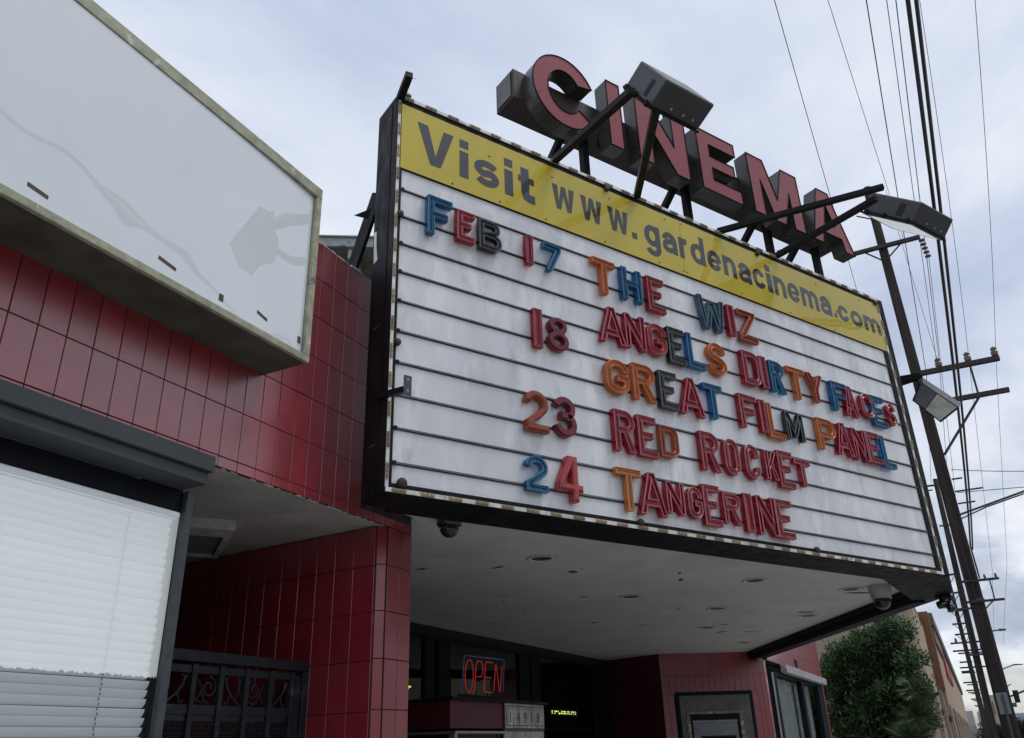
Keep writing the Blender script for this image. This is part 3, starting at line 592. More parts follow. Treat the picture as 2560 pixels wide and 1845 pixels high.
# left shop window with blinds
win = thing('shop_window', (2.4, 3.9, G), 'shop window with closed white blinds under the dark ledge left of the gate', 'window')
YW = 3.92
fm = MB().box(WORLD, -1.0, 3.335, 1.325, 1.47, YW - 0.02, YW + 0.05)
obj('fascia', MB().box(WORLD, -1.0, 3.40, 1.325, 1.452, 3.905, 3.96), 'navy', win)
obj('window_post', MB().box(WORLD, 3.352, 3.405, G, 1.4515, 3.86, 3.904), 'alu', win, bevel=0.004)
obj('side_wall', MB().box(WORLD, 3.36, 3.40, G, 1.602, 3.9605, 7.9), 'navy', win)
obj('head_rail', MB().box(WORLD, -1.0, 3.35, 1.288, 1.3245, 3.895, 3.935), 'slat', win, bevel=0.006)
obj('pane', MB().quad((-1.0, 3.902, G), (3.351, 3.902, G), (3.351, 3.902, 1.288), (-1.0, 3.902, 1.288)), 'glass', win, recalc=False)
# white film on the glass with a torn lower edge
fl = MB(); x = -1.0; prev = 0.415
while x < 3.345:
    x2 = min(3.345, x + random.uniform(0.004, 0.014)); h = 0.412 + random.uniform(-0.008, 0.008)
    fl.quad((x, 3.8985, prev), (x2, 3.8985, h), (x2, 3.8985, 1.287), (x, 3.8985, 1.287)); prev = h; x = x2
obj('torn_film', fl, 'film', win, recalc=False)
sl = MB(); nseg = 1
vs = []
R0 = 0.05
for i in range(7):
    a = -1.05 + 2.1 * i / 6
    vs.append((0.018 * math.cos(a) - 0.012, 0.031 * math.sin(a)))
smesh = MB()
for i in range(6):
    (y0, z0), (y1, z1) = vs[i], vs[i + 1]
    smesh.quad((-2.1, -y0, z0), (2.1, -y0, z0), (2.1, -y1, z1), (-2.1, -y1, z1))
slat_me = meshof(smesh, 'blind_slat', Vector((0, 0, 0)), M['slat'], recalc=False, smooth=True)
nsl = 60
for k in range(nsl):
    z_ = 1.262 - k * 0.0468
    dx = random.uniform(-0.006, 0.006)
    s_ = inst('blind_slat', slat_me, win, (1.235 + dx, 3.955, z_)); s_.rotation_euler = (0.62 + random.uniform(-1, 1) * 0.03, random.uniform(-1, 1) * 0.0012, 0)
for xc in (2.19, 3.03):
    mb = MB(); z_ = 1.27
    for k in range(76):
        z_ -= 0.0234
        if k % 2 == 0 or True: mb.box(WORLD, xc - 0.004, xc + 0.003, z_, z_ + (0.014 if xc > 3 else 0.0232), 3.921 + 0.004 * (k % 2), 3.924 + 0.004 * (k % 2))
    obj('blind_cord', mb, 'cord', win)
obj('backing_room', MB().box(WORLD, -1.0, 3.30, G, 1.6, 4.3, 4.35), 'room', win)
# ledge over the window
led = thing('window_ledge', (1, 3.7, 1.45), 'dark grey two step ledge above the white window blinds', 'ledge')
obj('upper_step', MB().box(WORLD, -3.0, 3.345, 1.528, 1.625, 3.655, 3.7285), 'ledge', led, bevel=0.004)
obj('lower_step', MB().box(WORLD, -3.0, 3.330, 1.455, 1.5275, 3.685, 3.90), 'ledge', led, bevel=0.004)

# ceiling vent in the recess
vt = thing('ceiling_vent', (4.6, 5.2, 1.58), 'square white framed vent grille on the grey recess ceiling', 'vent')
VT = [(4.10, 4.72), (4.44, 4.70), (5.12, 5.55), (4.80, 5.62)]
a0, b0 = Vector((4.30, 4.62, 0)), Vector((0.62, 0.80, 0)).normalized(); pb = Vector((-b0.y, b0.x, 0))
def vq(u, v, z): p = a0 + b0 * u + pb * v; return Vector((p.x, p.y, z))
def vbox(mb, u0, u1, v0, v1, z0, z1): return mb.hexa([vq(u0, v0, z0), vq(u1, v0, z0), vq(u1, v1, z0), vq(u0, v1, z0), vq(u0, v0, z1), vq(u1, v0, z1), vq(u1, v1, z1), vq(u0, v1, z1)])
mb = MB()
for a in ((0.0, 0.26, -0.14, 0.9), (0.98, 1.04, -0.14, 0.9), (0.26, 0.98, -0.14, -0.09), (0.26, 0.98, 0.84, 0.9)): vbox(mb, a[0], a[1], a[2], a[3], 1.525, 1.602)
obj('frame', mb, 'peel', vt, bevel=0.004)
mb = MB()
for k in range(24): vbox(mb, 0.27 + k * 0.0295, 0.282 + k * 0.0295, -0.09, 0.84, 1.545, 1.55)
g_ = obj('grille', mb, 'galv', vt)
mb = MB(); vbox(mb, 0.265, 0.975, -0.085, 0.835, 1.556, 1.560); obj('grille_back', mb, 'ledge', vt)

# gate
gate = thing('gate', (4.4, 4.42, G), 'black wrought iron security gate with scrolls and mesh beside the blinds', 'gate')
GY = 4.42
obj('top_rail', MB().box(WORLD, 3.41, 5.165, 0.575, 0.645, GY - 0.04, GY + 0.03), 'iron', gate, bevel=0.004)
obj('hinge_post', MB().box(WORLD, 5.10, 5.165, G, 0.574, GY - 0.04, GY + 0.03), 'iron', gate, bevel=0.004)
obj('gate_stile', MB().box(WORLD, 5.035, 5.085, G, 0.545, GY - 0.03, GY + 0.02), 'iron', gate, bevel=0.004)
bars = [3.58, 3.81, 4.045, 4.28, 4.505, 4.72, 4.945]
bars = [3.585 + 0.236 * k for k in range(7)]
for bx in bars[:6] + [4.99]:
    obj('bar', MB().box(WORLD, bx - 0.022, bx + 0.018, G, 0.562, GY - 0.045, GY + 0.0), 'iron', gate, bevel=0.003)
for (z0, z1) in ((0.507, 0.553), (0.262, 0.318), (-0.75, -0.69)):
    for k in range(6):
        obj('cross_band', MB().box(WORLD, bars[k] + 0.0185, (bars[k + 1] if k < 5 else 4.99) - 0.0225, z0, z1, GY - 0.03, GY - 0.005), 'iron', gate)
def scroll(mb, cx, cz, r, turns, a0, sgn, rad_=0.0065):
    p = []
    for i in range(26):
        t = i / 25; a = a0 + sgn * turns * 2 * math.pi * t; rr = r * (1 - 0.78 * t)
        p.append((cx + rr * math.cos(a), GY - 0.018, cz + rr * math.sin(a)))
    mb.tube(p, rad_ * 1.0, 5, rad_ * 1.5)
for k in range(6):
    x0, x1 = bars[k] + 0.02, (bars[k + 1] if k < 5 else 4.99) - 0.024; xm = (x0 + x1) / 2; mb = MB(); y_ = GY - 0.018
    if k % 2 == 0:
        s = 1 if k % 4 == 0 else -1
        scroll(mb, xm - s * 0.03, 0.425, 0.068, 1.35, math.pi * (0.5 if s > 0 else 0.5), s)
        mb.tube([(xm + s * 0.03, y_, 0.44), (xm + s * 0.028, y_, 0.39), (xm - s * 0.0, y_, 0.345), (xm - s * 0.05, y_, 0.322)], 0.008, 5)
        mb.tube([(x0, y_, 0.36), (xm - 0.03, y_, 0.332), (xm, y_, 0.335)], 0.007, 5)
        mb.tube([(xm + s * 0.03, y_, 0.42), (xm + s * 0.055, y_, 0.46), (xm + s * 0.085, y_, 0.485)], 0.009, 5, 0.004)
        mb.tube([(xm + s * 0.03, y_, 0.40), (xm + s * 0.055, y_, 0.36), (xm + s * 0.075, y_, 0.33)], 0.006, 5)
    else:
        s = 1 if k % 4 == 1 else -1
        mb.tube([(xm + s * 0.075, y_, 0.49), (xm + s * 0.055, y_, 0.475), (xm + s * 0.05, y_, 0.44), (xm + s * 0.01, y_, 0.385), (xm - s * 0.06, y_, 0.335), (xm - s * 0.095, y_, 0.318)], 0.013, 6, 0.008)
        mb.tube([(xm + s * 0.01, y_, 0.385), (xm + s * 0.025, y_, 0.35), (xm + s * 0.03, y_, 0.328), (xm + s * 0.055, y_, 0.328), (xm + s * 0.058, y_, 0.345)], 0.008, 5)
        mb.tube([(xm - s * 0.09, y_, 0.50), (xm - s * 0.06, y_, 0.46), (xm - s * 0.06, y_, 0.41), (xm - s * 0.095, y_, 0.375)], 0.008, 5)
        mb.tube([(xm + s * 0.06, y_, 0.47), (xm + s * 0.04, y_, 0.495), (xm + s * 0.03, y_, 0.49)], 0.006, 5)
    obj('scroll', mb, 'iron', gate, smooth=True)
for k in range(6):
    x0, x1 = bars[k] + 0.02, (bars[k + 1] if k < 5 else 4.99) - 0.024; mb = MB()
    obj('mesh_strip', MB().box(WORLD, x0, x1, 0.222, 0.2615, GY - 0.022, GY - 0.012), 'iron', gate)
    zc = 0.222
    nx = 11; dxx = (x1 - x0) / nx
    while zc > -0.55:
        for i in range(nx):
            xa = x0 + dxx * i
            mb.bar((xa, GY - 0.017, zc), (xa + dxx / 2, GY - 0.017, zc - 0.028), 0.0030, 0.0030); mb.bar((xa + dxx, GY - 0.017, zc), (xa + dxx / 2, GY - 0.017, zc - 0.028), 0.0030, 0.0030)
            mb.bar((xa + dxx / 2, GY - 0.017, zc - 0.028), (xa, GY - 0.017, zc - 0.056), 0.0030, 0.0030); mb.bar((xa + dxx / 2, GY - 0.017, zc - 0.028), (xa + dxx, GY - 0.017, zc - 0.056), 0.0030, 0.0030)
        zc -= 0.056
    o_ = obj('wire_mesh', mb, 'iron', gate, recalc=False); o_['kind'] = 'stuff'

# ------------------------------------------------------------------ blank lightbox sign on the left
lb = thing('lightbox_sign', (1.5, 3.5, 2.318), 'blank white wall sign in a chipped olive cream frame above the red tiles', 'sign')
LF = Fr((0, 3.343, 0), (1, 0, 0), (0, -1, 0))
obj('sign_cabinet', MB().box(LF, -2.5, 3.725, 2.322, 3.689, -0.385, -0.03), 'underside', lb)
obj('frame_top', MB().box(LF, -2.5, 3.728, 3.607, 3.693, -0.03, 0.0), 'olive', lb, bevel=0.004)
obj('frame_bottom', MB().box(LF, -2.5, 3.728, 2.318, 2.366, -0.03, 0.0), 'olive', lb, bevel=0.004)
obj('frame_side', MB().box(LF, 3.672, 3.728, 2.3662, 3.6068, -0.03, 0.0), 'olive', lb, bevel=0.004)
obj('frame_top_cap', MB().box(LF, -2.5, 3.722, 3.6892, 3.694, -0.385, -0.0301), 'olive', lb)
def bow(s): return -0.0285 + 0.021 * (1 - math.exp(-(3.671 - s) / 0.5))     # the acrylic sheet bellies out from its right edge
mb = MB(); ns = 90; ss = [3.671 - 6.171 * (k / ns) ** 1.6 for k in range(ns + 1)]
for a, b in zip(ss[:-1], ss[1:]): 
    mb.quad(LF(a, 2.367, bow(a)), LF(b, 2.367, bow(b)), LF(b, 3.606, bow(b)), LF(a, 3.606, bow(a)))
pn = obj('panel', mb, 'panel', lb, recalc=False); bm_ = bmesh.new(); bm_.from_mesh(pn.data); bmesh.ops.remove_doubles(bm_, verts=bm_.verts, dist=1e-5); bm_.normal_update()
if bm_.faces[:][0].normal.y > 0: bmesh.ops.reverse_faces(bm_, faces=bm_.faces)
bm_.to_mesh(pn.data); bm_.free(); pn.data.shade_smooth()
for (a, b, c_, d_) in ((1.751, 1.858, 2.440, 2.419), (2.499, 2.620, 2.455, 2.430), (3.246, 3.337, 2.478, 2.450)):
    obj('slot', MB().hexa([LF(a, c_ - 0.012, bow(a) - .001), LF(b, d_ - 0.002, bow(b) - .001), LF(b, d_ - 0.002, bow(b) + .002), LF(a, c_ - 0.012, bow(a) + .002), LF(a, c_ + 0.010, bow(a) - .001), LF(b, d_ + 0.018, bow(b) - .001), LF(b, d_ + 0.018, bow(b) + .002), LF(a, c_ + 0.010, bow(a) + .002)]), 'brown', pn)
obj('slot', MB().box(LF, 2.938, 2.972, 2.407, 2.452, bow(2.95) - .001, bow(2.95) + .002), 'brown', pn)
obj('slot', MB().box(LF, 3.627, 3.655, 2.435, 2.480, bow(3.65) - .003, bow(3.65) + .004), 'brown', pn)

# ------------------------------------------------------------------ the marquee (V shaped in plan)
mq = thing('marquee', (7.5, 3.0, 1.6), 'large V shaped cinema marquee with white letter board and yellow web address banner', 'marquee')
F0 = FACE
RB2, RF_ = Vector((11.95, -0.06, 0)), None
RFACE = Fr(RB2, (0.88, 0.475, 0), (0.475, -0.88, 0))
cab = MB().box(F0, 0.0, 6.86, 1.655, 5.035, -0.37, -0.045)
obj('cabinet', cab, 'black', mq, bevel=0.004)
obj('right_cabinet', MB().box(RFACE, 0.03, 7.9, 1.655, 5.035, -0.37, 0.0), 'black', mq)
obj('nose', MB().box(WORLD, 10.62, 11.93, 1.655, 5.03, -0.058, 0.25), 'black', mq)
# frame members
obj('left_flange', MB().box(F0, -0.012, 0.000, 1.60, 5.07, -0.37, -0.005), 'black', mq, bevel=0.002)
obj('top_flange', MB().box(F0, 0.0, 6.86, 5.036, 5.066, -0.36, -0.008), 'black', mq, bevel=0.003)
obj('top_band', MB().box(F0, 0.022, 6.735, 4.985, 5.034, -0.044, -0.012), 'black', mq)
obj('bottom_band', MB().box(F0, 0.022, 6.735, 1.631, 1.664, -0.044, -0.010), 'black', mq)
obj('left_band', MB().box(F0, 0.0225, 0.046, 1.6645, 4.9845, -0.044, -0.010), 'black', mq)
obj('right_band', MB().box(F0, 6.665, 6.7345, 1.6645, 4.9845, -0.044, -0.010), 'black', mq)
obj('right_edge', MB().box(F0, 6.77, 6.862, 1.60, 5.066, -0.044, 0.002), 'black', mq, bevel=0.003)
obj('bottom_lip', MB().box(F0, 0.0, 6.768, 1.592, 1.5995, -0.372, -0.008), 'black', mq, bevel=0.002)
obj('lip_return', MB().box(F0, 0.22, 6.5, 1.592, 1.735, -0.46, -0.373), 'black', mq)
obj('right_lip', MB().box(RFACE, -0.02, 8.05, 1.592, 1.60, -0.33, 0.0), 'black', mq)
obj('right_lip_return', MB().box(RFACE, 0.3, 8.05, 1.60, 1.736, -0.33, -0.30), 'navy', mq)
obj('right_lip_channel', MB().box(RFACE, 0.35, 7.9, 1.560, 1.591, -0.33, -0.16), 'navy', mq, bevel=0.004)
obj('nose_lip', MB().add([F0(6.3, 1.5915, -0.455), F0(6.862, 1.5915, 0.0), (11.93, -0.06, 1.5915), RFACE(0.35, 1.5915, -0.325), F0(6.3, 1.599, -0.455), F0(6.862, 1.599, 0.0), (11.93, -0.06, 1.599), RFACE(0.35, 1.599, -0.325)], [(0, 1, 2, 3), (7, 6, 5, 4), (0, 4, 5, 1), (1, 5, 6, 2), (2, 6, 7, 3), (3, 7, 4, 0)]), 'black', mq)
sp = [(5.00, 3.60), (11.05, 0.22), (11.75, 0.22), (18.86, 3.83), (17.80, 5.67), (18.34, 7.10), (5.56, 7.10), (5.56, 3.72), (5.00, 3.72)]
mb = MB(); nn_ = len(sp)
mb.v = [Vector((x, y, 1.74)) for x, y in sp] + [Vector((x, y, 1.95)) for x, y in sp]
mb.f = [tuple(range(nn_))[::-1], tuple(range(nn_, 2 * nn_))] + [(i, (i + 1) % nn_, nn_ + (i + 1) % nn_, nn_ + i) for i in range(nn_)]
sof = obj('canopy_soffit', mb, 'soffit', mq)
SIDE = Fr(F0(0, 0, 0), -F0.n, -F0.d)
obj('side_seam', MB().box(SIDE, 0.10, 0.112, 1.62, 5.03, 0.0125, 0.017), 'black', mq)
mb = MB(); pk = [(0.27, 3.56), (0.335, 3.55), (0.345, 3.70), (0.352, 3.86), (0.31, 3.85), (0.30, 3.70)]
k_ = len(pk); mb.v = [SIDE(a, b, 0.0125) for a, b in pk] + [SIDE(a, b, 0.0155) for a, b in pk]
mb.f = [tuple(range(k_))[::-1], tuple(range(k_, 2 * k_))] + [(i, (i + 1) % k_, k_ + (i + 1) % k_, k_ + i) for i in range(k_)]
obj('paint_patch', mb, 'strip', mq)
for zz_ in (2.92, 1.97): obj('side_clip', MB().box(SIDE, 0.18, 0.27, zz_, zz_ + 0.018, 0.0125, 0.02), 'alu', mq)
obj('rear_brace', MB().bar((4.60, 3.52, 4.3), (4.74, 3.90, 3.62), 0.03, 0.16), 'black', mq)
obj('side_vane', MB().add([(4.50, 3.50, 4.08), (4.42, 3.62, 4.0), (4.50, 3.53, 3.98), (4.53, 3.55, 4.06)], [(0, 1, 2), (0, 3, 1), (1, 3, 2), (0, 2, 3)]), 'black', mq)
# lamp strip round the face
strip = {'top': MB().box(F0, 0.0, 6.77, 5.036, 5.068, -0.006, 0.0), 'bottom': MB().box(F0, 0.0, 6.768, 1.600, 1.6305, -0.03, -0.004), 'left': MB().box(F0, -0.006, 0.020, 1.6312, 5.0352, -0.03, -0.004), 'right': MB().box(F0, 6.736, 6.768, 1.6312, 5.0352, -0.03, -0.004)}
for k in strip: strip[k] = obj('lamp_strip', strip[k], 'strip', mq)
rzf = math.atan2(F0.d.y, F0.d.x)
def sock(w_, h_):
    b = MB().box(STREET, -w_ / 2, w_ / 2, -h_ / 2, h_ / 2, 0, 0.010)
    hh = min(w_, h_) * 0.28
    for k in (-0.3, 0.0, 0.3):
        if w_ > h_: b.box(STREET, (k - 0.08) * w_, (k + 0.08) * w_, -hh, hh, 0.010, 0.016)
        else: b.box(STREET, -hh, hh, (k - 0.08) * h_, (k + 0.08) * h_, 0.010, 0.016)
    return meshof(b, 'lamp_socket', Vector((0, 0, 0)), M['socket'], bevel=0.002)
sh, sv = sock(0.108, 0.026), sock(0.021, 0.115)
k = 0
while 0.10 + 0.2225 * k < 6.74:
    inst('lamp_socket', sh, strip['bottom'], F0(0.10 + 0.2225 * k, 1.6155, -0.0035), rzf); inst('lamp_socket', sh, strip['top'], F0(0.08 + 0.2225 * k, 5.052, 0.0005), rzf); k += 1
k = 0
while 1.742 + 0.2275 * k < 5.0:
    inst('lamp_socket', sv, strip['left'], F0(0.0075, 1.742 + 0.2275 * k, -0.0035), rzf); inst('lamp_socket', sv, strip['right'], F0(6.752, 1.742 + 0.2275 * k, -0.0035), rzf); k += 1
# white board panels, seams and letter rails
board = obj('letter_board', MB().box(F0, 0.046, 6.665, 1.664, 4.985, -0.0445, -0.034), 'joint', mq)
rails = [4.112 - 0.2555 * k for k in range(10)]
edges = [4.312] + rails + [1.6645]
for i in range(len(edges) - 1):
    for (s0, s1) in ((0.048, 2.735), (2.7385, 4.955), (4.9585, 6.663)):
        obj('board_panel', MB().box(F0, s0, s1, edges[i + 1] + 0.001, edges[i] - 0.001, -0.034, -0.026 + random.uniform(-0.001, 0.001)), 'board', board)
for z_ in rails:
    mb = MB().box(F0, 0.05, 6.663, z_ - 0.006, z_ + 0.006, -0.0255, -0.012).box(F0, 0.05, 6.663, z_ + 0.006, z_ + 0.011, -0.0255, -0.018)
    obj('letter_rail', mb, 'rail', board)
    obj('rail_shadow', MB().box(F0, 0.05, 6.663, z_ - 0.0105, z_ - 0.0065, -0.0255, -0.014), 'black', board)  # black strip painted in as the shadow under the rail
    obj('rail_clip', MB().box(F0, 0.05, 0.075, z_ - 0.017, z_ + 0.014, -0.012, -0.007), 'black', board)
for i, (s0, s1) in enumerate(((0.030, 3.262), (3.265, 6.762))):
    obj('banner_panel', MB().box(F0, s0, s1, 4.318, 4.984, -0.0435, -0.0085 + 0.001 * i), 'yellow', mq)
obj('banner_edge', MB().box(F0, 0.03, 6.76, 4.312, 4.3178, -0.0435, -0.010), 'black', mq)
bi = 0
for (s_, z_) in ((0.9, 4.80), (1.6, 4.86), (2.3, 4.89), (3.05, 4.92), (3.8, 4.93), (4.7, 4.92), (5.5, 4.90), (6.35, 4.93), (0.52, 4.35), (1.0, 4.35), (1.5, 4.35), (2.2, 4.35), (2.9, 4.35), (3.29, 4.36), (3.24, 4.36), (3.29, 4.95), (4.1, 4.35), (4.9, 4.35), (5.7, 4.35), (6.3, 4.35), (6.7, 4.36)):
    obj('banner_screw', MB().lathe(F0(s_, z_, -0.0085), [(0.008, 0), (0.008, 0.004), (0.0, 0.006)], 6, F0.n), 'black', mq)
WD = dict(V=.335, i=.084, s=.245, t=.17, w=.25, g=.215, a=.21, r=.135, d=.215, e=.215, n=.205, c=.205, o=.225, m=.315)
for args in (('Visit', 0.18, 1.386, 4.460, 0.275, 0.398, 0.088, 0.058, -0.0072), ('www', 1.593, 2.525, 4.527, 0.268, 0.268, 0.066, 0.075, -0.0072),
             ('gardenacinema', 2.738, 5.715, 4.521, 0.250, 0.352, 0.063, 0.034, -0.0070), ('com', 5.84, 6.690, 4.523, 0.215, 0.3, 0.060, 0.032, -0.0070)):
    wd, s0, s1, z0, xh, asc, tt, gp, oo = args
    for mb in lower_meshes(wd, F0, s0, s1, z0, xh, asc, tt, WD, gp, oo): obj('banner_letter', mb, 'print', mq, recalc=False)
for (a, b) in ((2.565, 2.63), (5.758, 5.806)): obj('banner_dot', MB().box(F0, a, b, 4.527, 4.595, -0.0072, -0.0060), 'print', mq)
# old knobs and brackets on the frame
for (s_, z_, r_) in ((0.04, 3.86, 0.028), (0.05, 2.73, 0.03), (2.3, 1.655, 0.03), (4.57, 1.655, 0.03), (2.27, 4.99, 0.03), (4.48, 4.98, 0.03), (6.7, 4.99, 0.03), (0.12, 1.67, 0.038)):
    obj('knob', MB().lathe(F0(s_, z_, -0.012), [(r_, 0), (r_, 0.02), (r_ * 0.7, 0.035), (0.0, 0.04)], 10, F0.n), 'rust', mq)
# recessed downlights
for i, (x, y) in enumerate(((7.571, 3.532), (10.363, 3.595), (12.126, 2.939), (14.129, 3.637), (10.19, 1.973), (13.80, 1.955), (16.893, 3.658), (11.60, 1.06))):
    dl = obj('downlight', MB().lathe((x, y, 1.7385), [(0.150, 0.0), (0.150, -0.006), (0.128, -0.009), (0.122, -0.003), (0.104, -0.003), (0.100, 0.001)], 28), 'soffit', mq, smooth=False)
    obj('lamp_recess', MB().lathe((x, y, 1.7384), [(0.0, -0.0008), (0.10, -0.0008)], 24), 'dark' if i != 1 else 'brown', dl, recalc=False)
    obj('lamp_rim', MB().lathe((x, y, 1.7375), [(0.158, 0.0), (0.158, -0.0012), (0.150, -0.0012)], 28), 'underside', dl)
# scars in the soffit paint
def scar(x, y, r, el, a, m):
    n = 9; mb = MB(); ring = []
    for k in range(n):
        t = 2 * math.pi * k / n; q = r * random.uniform(0.6, 1.2); u, v = q * math.cos(t) * el, q * math.sin(t)
        ring.append((x + u * math.cos(a) - v * math.sin(a), y + u * math.sin(a) + v * math.cos(a)))
    mb.v = [Vector((p[0], p[1], 1.7362)) for p in ring] + [Vector((p[0], p[1], 1.7395)) for p in ring]
    mb.f = [tuple(range(n)), tuple(range(n, 2 * n))[::-1]] + [(i, (i + 1) % n, n + (i + 1) % n, n + i) for i in range(n)]
    obj('paint_scar', mb, m, sof)
for (x, y, r, el, m) in ((8.40, 3.55, 0.05, 1.6, 'underside'), (8.30, 3.40, 0.03, 2, 'peel'), (7.7, 4.1, 0.03, 3, 'underside'), (9.3, 4.9, 0.04, 2, 'peel'), (9.7, 5.1, 0.02, 2, 'underside'), (10.5, 5.2, 0.02, 2, 'underside'), (12.3, 4.9, 0.03, 3, 'underside'), (9.2, 2.6, 0.02, 3, 'underside'), (9.6, 2.7, 0.03, 3, 'underside'), (13.9, 3.3, 0.03, 5, 'underside'), (15.2, 3.1, 0.03, 5, 'underside'), (11.8, 3.4, 0.02, 2, 'underside'), (10.0, 4.1, 0.03, 2, 'underside'), (13.1, 4.4, 0.03, 2, 'underside'), (14.9, 3.6, 0.04, 4, 'underside'), (7.3, 4.8, 0.03, 2, 'underside'), (12.0, 1.0, 0.06, 3, 'underside'), (13.4, 1.9, 0.06, 3, 'underside')):
    scar(x, y, r, el, random.uniform(0, 3), m)

# ------------------------------------------------------------------ letters hung on the rails
LETTERS = {
    'FEB': [('blue', 0.264, 0.491, 3.746, 4.109), ('red', 0.535, 0.705, 3.779, 4.065), ('black', 0.754, 0.976, 3.777, 4.061)],
    '17': [('red', 1.228, 1.299, 3.777, 4.060), ('blue', 1.415, 1.609, 3.782, 4.054)],
    'THE': [('orange', 1.967, 2.235, 3.731, 4.089), ('blue', 2.315, 2.558, 3.754, 4.094), ('red', 2.637, 2.858, 3.727, 4.096)],
    'WIZ': [('slate', 3.329, 3.697, 3.738, 4.098), ('red', 3.752, 3.851, 3.757, 4.103), ('rust', 3.914, 4.180, 3.742, 4.102)],
    '18': [('red', 1.274, 1.362, 2.995, 3.351), ('dred', 1.422, 1.636, 3.012, 3.323)],
    'ANGELS': [('red', 2.003, 2.301, 3.243, 3.606), ('red', 2.303, 2.545, 3.251, 3.598), ('pink', 2.568, 2.805, 3.252, 3.572), ('black', 2.841, 3.055, 3.233, 3.602), ('blue', 3.090, 3.312, 3.241, 3.604), ('orange', 3.377, 3.618, 3.240, 3.584)],
    'DIRTY': [('red', 3.863, 4.128, 3.242, 3.607), ('red', 4.137, 4.231, 3.251, 3.608), ('blue', 4.282, 4.502, 3.248, 3.598), ('orange', 4.564, 4.850, 3.242, 3.598), ('rust', 4.880, 5.149, 3.270, 3.596)],
    'FACES': [('blue', 5.297, 5.561, 3.244, 3.588), ('red', 5.508, 5.731, 3.230, 3.588), ('red', 5.816, 6.042, 3.268, 3.562), ('blue', 6.020, 6.274, 3.207, 3.575), ('red', 6.306, 6.470, 3.259, 3.528)],
    'GREAT': [('orange', 2.027, 2.285, 2.756, 3.072), ('orange', 2.338, 2.601, 2.756, 3.102), ('black', 2.657, 2.876, 2.739, 3.103), ('red', 2.903, 3.207, 2.735, 3.105), ('blue', 3.224, 3.476, 2.755, 3.102)],
    'FILM': [('red', 3.718, 3.974, 2.752, 3.103), ('red', 4.011, 4.100, 2.750, 3.097), ('orange', 4.128, 4.365, 2.721, 3.085), ('black', 4.401, 4.669, 2.753, 3.050)],
    'PANEL': [('orange', 4.917, 5.217, 2.733, 3.083), ('red', 5.197, 5.474, 2.728, 3.093), ('red', 5.508, 5.749, 2.713, 3.076), ('red', 5.758, 5.995, 2.723, 3.080), ('blue', 6.016, 6.232, 2.710, 3.073)],
    '23': [('rust', 1.150, 1.381, 2.246, 2.590), ('dred', 1.439, 1.660, 2.254, 2.597)],
    'RED': [('red', 2.067, 2.296, 2.235, 2.602), ('red', 2.334, 2.550, 2.231, 2.603), ('rust', 2.596, 2.814, 2.267, 2.557)],
    'ROCKET': [('red', 3.093, 3.330, 2.224, 2.593), ('red', 3.403, 3.600, 2.230, 2.581), ('red', 3.679, 3.878, 2.230, 2.575), ('red', 3.966, 4.139, 2.267, 2.556), ('red', 4.160, 4.381, 2.217, 2.589), ('red', 4.404, 4.648, 2.270, 2.541)],
    '24': [('blue', 1.134, 1.341, 1.762, 2.038), ('pink', 1.440, 1.678, 1.724, 2.092)],
    'TANGERINE': [('amber', 2.041, 2.314, 1.728, 2.083), ('red', 2.276, 2.576, 1.718, 2.084), ('red', 2.594, 2.800, 1.765, 2.043), ('red', 2.844, 3.017, 1.756, 2.034), ('red', 3.039, 3.251, 1.716, 2.084), ('red', 3.286, 3.507, 1.759, 2.040), ('red', 3.569, 3.672, 1.717, 2.072), ('red', 3.733, 3.993, 1.709, 2.073), ('red', 3.996, 4.232, 1.709, 2.074)],
}
CROWN = [(1.77, 3.70, 0.32), (2.32, 3.59, 0.48), (1.63, 3.37, 0.32), (2.21, 3.09, 0.64), (2.96, 2.99, 0.64), (3.52, 2.87, 0.58), (4.00, 2.37, 0.64), (1.64, 2.37, 0.48), (1.29, 2.34, 0.21), (2.04, 2.39, 0.69), (2.79, 2.29, 0.80), (3.59, 1.97, 0.80), (4.30, 1.59, 0.58), (1.78, 1.71, 0.58), (1.31, 1.58, 0.27), (2.48, 1.49, 0.80), (3.32, 1.17, 0.85), (4.23, 0.80, 0.69), (2.39, 0.73, 0.85), (1.59, 0.99, 0.48), (1.29, 1.22, 0.32), (3.17, 0.36, 0.90), (4.05, 0.09, 0.80), (2.12, 0.12, 0.69), (1.57, 0.39, 0.42), (1.48, 3.09, 0.24), (1.89, 3.39, 0.37), (2.60, 3.23, 0.42), (4.08, 2.80, 0.32), (4.36, 2.18, 0.32)]
CNAME = dict(blue='blue', red='red', black='black', slate='slate blue', rust='dark orange', dred='dark red', pink='pinkish red', amber='amber', orange='orange')
LINE = {'FEB': 'top line', '17': 'top line', 'THE': 'top line', 'WIZ': 'top line', '18': 'second line', 'ANGELS': 'second line', 'DIRTY': 'second line', 'FACES': 'second line',
        'GREAT': 'third line', 'FILM': 'third line', 'PANEL': 'third line', '23': 'fourth line', 'RED': 'fourth line', 'ROCKET': 'fourth line', '24': 'bottom line', 'TANGERINE': 'bottom line'}
